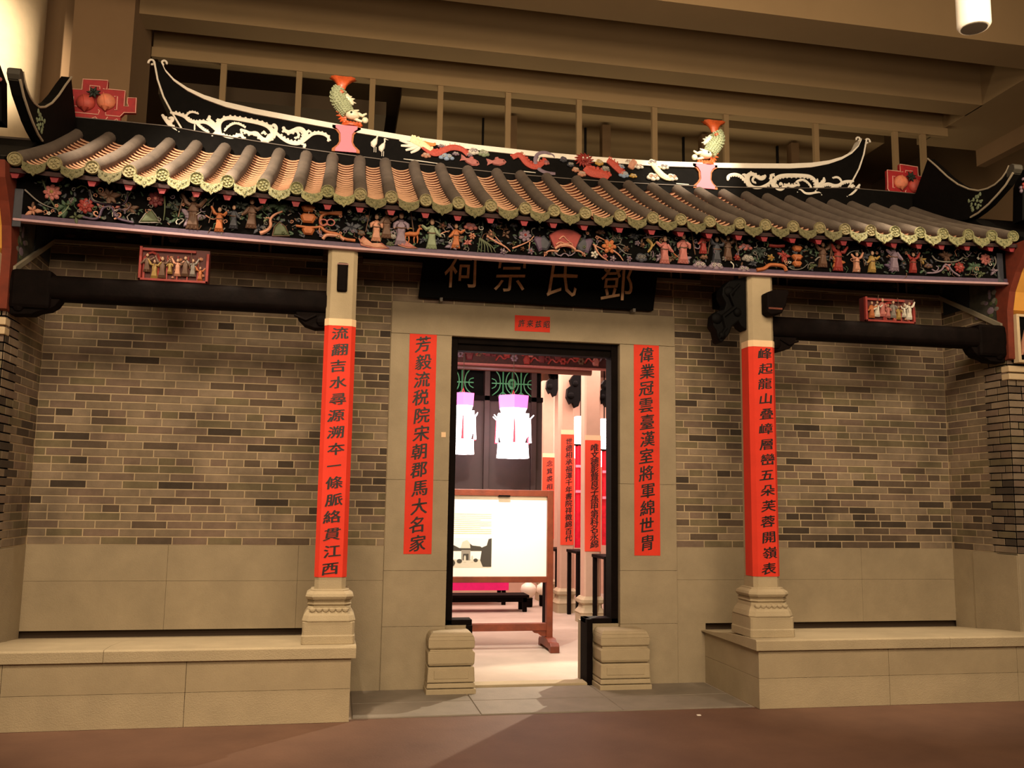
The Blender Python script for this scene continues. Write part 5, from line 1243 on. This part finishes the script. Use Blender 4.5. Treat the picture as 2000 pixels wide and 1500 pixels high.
# information board
bd = thing('display_board', 'wooden framed display board with white poster standing inside the door', 'board', (.1, 2.0, 0))
x0, x1 = -.80, .578
MB().box(x0, x1, 2.0, 2.02, .782, 1.668).build('poster', mat('poster_paper', 'fbf6ea', .8), bd)
for nm, a, b_, c, d in (('top_rail', x0, x1+.02, 1.665, 1.735), ('middle_rail', x0, x1+.02, .72, .785), ('lower_rail', x0, x1+.02, .20, .28)): MB().box(a, b_, 1.965, 2.035, c, d).build(nm, BROWNWOOD, bd, bevel=.005)
for x in (x1, x0-.065):
    MB().box(x, x+.07, 1.955, 2.045, .08, 1.735).build('post', BROWNWOOD, bd, bevel=.006)
    MB().prism([(1.70, 0), (1.70, .07), (1.74, .10), (1.82, .10), (1.88, .13), (2.12, .13), (2.18, .10), (2.26, .10), (2.30, .07), (2.30, 0), (2.22, 0), (2.2, .03), (1.8, .03), (1.78, 0)], x-.015, x+.085, 'yz').build('foot', BROWNWOOD, bd, bevel=.006)
MB().prism([(x1, .20), (x1-.16, .20), (x1-.13, .175), (x1-.09, .17), (x1-.06, .145), (x1, .14)], 1.98, 2.02).build('corner_bracket', BROWNWOOD, bd)
MB().box(.02, .15, 1.955, 1.999, 1.655, 1.675).build('clip', DARKWOOD, bd)
y = 1.998
ph = MB().box(x0+.02, -.042, 1.9965, 1.9995, .885, 1.205).build('photograph', mat('photo_sky', 'f2eee2', .7), bd)
pd = mat('photo_dark', '3c3830', .8); pm = mat('photo_mid', '8c867a', .8); pf = mat('photo_ground', 'c8c2b0', .8)
def flat(poly, m, nm, yy): MB().prism(poly, yy, 1.9966).build(nm, m, ph)
flat([(-.78, .89), (-.05, .89), (-.05, .97), (-.78, .97)], pf, 'printed_ground', 1.9955)
flat([(-.78, 1.12), (-.62, 1.15), (-.46, 1.12), (-.40, 1.09), (-.36, 1.10), (-.31, 1.16), (-.26, 1.12), (-.17, 1.11), (-.13, 1.08), (-.13, 1.06), (-.78, 1.06)], pd, 'printed_roof', 1.9952)
flat([(-.39, 1.09), (-.37, 1.16), (-.32, 1.18), (-.29, 1.15), (-.28, 1.09)], pf, 'printed_gable', 1.9948)
flat([(-.38, .96), (-.38, 1.07), (-.28, 1.07), (-.28, .96)], pm, 'printed_gate', 1.9948)
flat([(-.36, .96), (-.36, 1.03), (-.30, 1.03), (-.30, .96)], pd, 'printed_doorway', 1.9944)
flat([(-.14, .89), (-.17, .96), (-.15, 1.10), (-.10, 1.12), (-.08, 1.19), (-.045, 1.20), (-.045, .89)], pd, 'printed_tree', 1.9944)
for x, z, r in ((-.50, .93, .055), (-.40, .95, .03), (-.70, .93, .05), (-.22, .96, .025), (-.60, .95, .04)): flat([(x+r*math.cos(k*PI/5), z+r*.8*math.sin(k*PI/5)) for k in range(10)], pd, 'printed_bush', 1.9940)
for x in (-.48, -.26, -.34): flat([(x-.012, .94), (x+.012, .94), (x+.01, 1.0), (x, 1.015), (x-.01, 1.0)], pf, 'printed_visitor', 1.9936)
ink = mat('faint_print', 'd8d0a4', .8)
for k in range(11):
    w_ = .42 if k % 4 != 3 else .3
    MB().box(x0+.05, x0+.05+w_+.28, 1.9975, 1.9999, 1.46-k*.021, 1.466-k*.021).build('text_line', ink, bd)
# tables and vases
def table(x0, x1, y0, y1, h, top_m, label, nm='low_table', apron=None, legs=True):
    t = thing(nm, label, 'table', ((x0+x1)/2, (y0+y1)/2, 0))
    MB().box(x0, x1, y0, y1, h-.04, h).build('table_top', top_m, t, bevel=.005)
    MB().box(x0+.03, x1-.03, y0+.02, y0+.045, h-.10, h-.04).build('apron', DARKWOOD, t)
    for x in (x0+.03, x1-.09):
        for y in (y0+.02, y1-.08): MB().box(x, x+.06, y, y+.06, 0, h-.04).build('leg', DARKWOOD, t, bevel=.004)
    if apron: MB().box(x0-.01, x1+.01, y0-.012, y0-.002, h-.17, h+.004).box(x0-.01, x1+.01, y0-.012, y1, h, h+.006).build('cloth', apron, t)
    return t
table(-1.5, 1.10, 5.3, 5.7, .245, DARKWOOD, 'long dark low bench table behind the display board')
table(-1.3, .95, 6.2, 6.7, .40, C['hot_pink'], 'altar table with bright pink cloth behind the display board', 'altar_table', mat('pink_cloth', 'f01880', .6, .1, 5))
def vase(px, py, Y, s, label):
    p = at(px, py, y=Y); t = thing('ceramic_vase', label, 'vase', (p.x, Y, p.z-s), 'white ceramic vases')
    MB().lathe([(s*.4, -s), (s*.8, -s*.6), (s, 0), (s*.85, s*.55), (s*.4, s*.85), (s*.3, s*1.05), (s*.38, s*1.15)], (p.x, Y, p.z), 18).build('vase_body', mat('white_ceramic', 'f4ead8', .3), t, smooth=True)
    MB().lathe([(s*.5, 0), (s*.55, .02), (s*.55, p.z-s-.02), (s*.6, p.z-s)], (p.x, Y, 0), 12).build('stand', DARKWOOD, t)
vase(1032, 1152, 5.95, .125, 'round white ceramic vase right of the pink cloth')
vase(1060, 1150, 6.05, .10, 'smaller white ceramic vase half hidden by the board post')
# inner columns
def icolumn(px, Y, hw, text, label, z0, z1, base_py=None):
    x = at(px, 1050, y=Y).x; t = thing('inner_column', label, 'column', (x, Y, 0), 'granite columns of the inner hall')
    octa(MB(), x, Y, [(hw, .35), (hw, 3.9)], .2).build('shaft', PLAS, t)
    octa(MB(), x, Y, [(hw*1.5, 0), (hw*1.5, .12), (hw*1.6, .14), (hw*1.2, .2), (hw*1.15, .24), (hw*1.45, .27), (hw*1.45, .31), (hw*1.1, .35)], .2).build('base', STONE2, t)
    c = thing('inner_couplet', 'red couplet on the '+label, 'couplet', (x, Y-hw, z0), 'red couplets inside the hall')
    MB().box(x-hw*.98, x+hw*.98, Y-hw-.006, Y-hw-.002, z0, z1).build('paper', mat('inner_red_paper', 'dc4428', .8), c)
    MB().box(x-hw*.98, x+hw*.98, Y-hw-.006, Y-hw-.002, z1+.002, z1+.07).build('heading_strip', PALE, c)
    n = len(text)
    lettering('character', [(ch, x+hw*.2, z1-.10-i*(z1-z0-.2)/(n-1), hw*1.05, hw*1.0) for i, ch in enumerate(text)], Y-hw-.008, INK, c)
icolumn(1067, 6.9, .105, '念箕裘相傳鐘鼎家聲遠', 'granite inner column standing farthest back', 1.0, 2.35)
icolumn(1104, 5.3, .105, '世德相承福澤千年書院祥徵綿百代', 'granite inner column standing in the middle', .98, 2.62)
icolumn(1153, 4.15, .115, '唯文德彰賢良子孫甲第科名永綿', 'granite inner column standing nearest the door', .95, 2.46)
# dark carved brackets on the inner columns
for i, (px, py, Y, s, lb) in enumerate(((1080, 745, 6.6, .24, 'farthest'), (1122, 760, 5.1, .26, 'middle'), (1182, 765, 4.1, .2, 'nearest'))):
    p = at(px, py, y=Y); t = thing('inner_bracket', 'black carved bracket beside the %s inner column' % lb, 'bracket', (p.x, Y, p.z))
    b = MB().prism([(p.x+s*a, p.z+s*c) for a, c in ((.3, 1.2), (.6, 1.2), (.6, -.2), (.35, -.5), (.2, -1.0), (0, -1.1), (-.15, -.8), (-.3, -.9), (-.5, -.5), (-.45, 0), (-.2, .2), (-.3, .5), (-.1, .8), (.1, .8))], Y-.05, Y+.05)
    b.ball((p.x-s*.25, Y-.06, p.z-s*.4), s*.2, .03, s*.2, 8, 5).ball((p.x, Y-.06, p.z+s*.3), s*.18, .03, s*.18, 8, 5); b.build('bracket_body', BLACK, t)
# red banners, inner scrolls, desks
def banner(px0, px1, py0, py1, Y, m, label, wave=True):
    a, c = at(px0, py0, y=Y), at(px1, py1, y=Y); t = thing('silk_banner', label, 'banner', ((a.x+c.x)/2, Y, c.z))
    n = 10; v = []; 
    for k in range(n+1):
        x = a.x+(c.x-a.x)*k/n
        for z in (c.z, a.z): v += [(x, Y+.015*math.sin(k*1.6), z), (x, Y+.02+.015*math.sin(k*1.6), z)]
    f = [];
    for k in range(n):
        o = 4*k; f += [(o, o+4, o+6, o+2), (o+1, o+3, o+7, o+5), (o+2, o+6, o+7, o+3), (o, o+1, o+5, o+4)]
    MB().add(v, f).build('cloth', m, t, smooth=True)
    MB().tube([(a.x-.05, Y, a.z+.01), (c.x+.05, Y, a.z+.01)], .015, 6).build('rod', DARKWOOD, t)
    for q in (a.x-.03, c.x+.03): MB().tube([(q, Y, 0), (q, Y, a.z+.01)], .009, 6).build('pole', DARKWOOD, t)
    for z in (a.z-.35, a.z-.75): MB().box(a.x, c.x, Y-.03, Y-.02, z, z+.04).build('trim_band', mat('banner_pink', 'ff9cc0', .5), t)
banner(1124, 1146, 870, 1070, 6.0, mat('banner_red', 'e01038', .5, .2, 10), 'bright red silk banner between the middle and nearest inner columns')
banner(1176, 1212, 880, 1065, 5.6, mat('banner_crimson', 'd81430', .5, .3, 12), 'bright red silk banner at the right edge of the doorway')
def desk(px, py, Y, wd, h, label):
    x = at(px, py, y=Y).x; t = thing('side_table', label, 'table', (x, Y, 0), 'dark side tables by the inner columns')
    MB().box(x-wd/2, x+wd/2, Y-.3, Y+.3, h-.04, h).build('table_top', DARKWOOD, t, bevel=.006)
    for dx in (-wd/2+.01, wd/2-.06):
        for dy in (-.28, .23): MB().box(x+dx, x+dx+.05, Y+dy, Y+dy+.05, 0, h-.04).build('leg', DARKWOOD, t)
    MB().box(x-wd/2+.02, x+wd/2-.02, Y-.27, Y-.25, h-.45, h-.04).build('side_panel', DARKWOOD, t)
desk(1089, 1150, 5.9, .22, .90, 'dark side table left of the middle inner column')
desk(1129, 1150, 4.75, .20, .93, 'dark side table between the middle and nearest inner columns')
desk(1186, 1150, 3.7, .26, .92, 'dark side table right of the nearest inner column')
t = thing('small_lamp', 'glowing white lamp behind the middle inner column', 'lamp', (at(1134, 850, y=6.9).x, 6.9, 2.3))
p = at(1134, 855, y=6.9)
MB().lathe([(.10, -.35), (.16, -.3), (.17, .3), (.10, .36)], tuple(p), 14).build('shade', LIT, t, smooth=True)
MB().tube([p, (p.x, p.y, 3.9)], .01, 5).build('cord', DARKWOOD, t)
t = thing('small_lamp', 'glowing white lamp right of the nearest inner column', 'lamp', (at(1178, 870, y=6.6).x, 6.6, 2.3))
p = at(1180, 865, y=6.6)
MB().lathe([(.08, -.4), (.12, -.35), (.12, .35), (.08, .4)], tuple(p), 14).build('shade', LIT, t, smooth=True)
MB().tube([p, (p.x, p.y, 3.9)], .01, 5).build('cord', DARKWOOD, t)

bpy.data.objects.remove(_to)
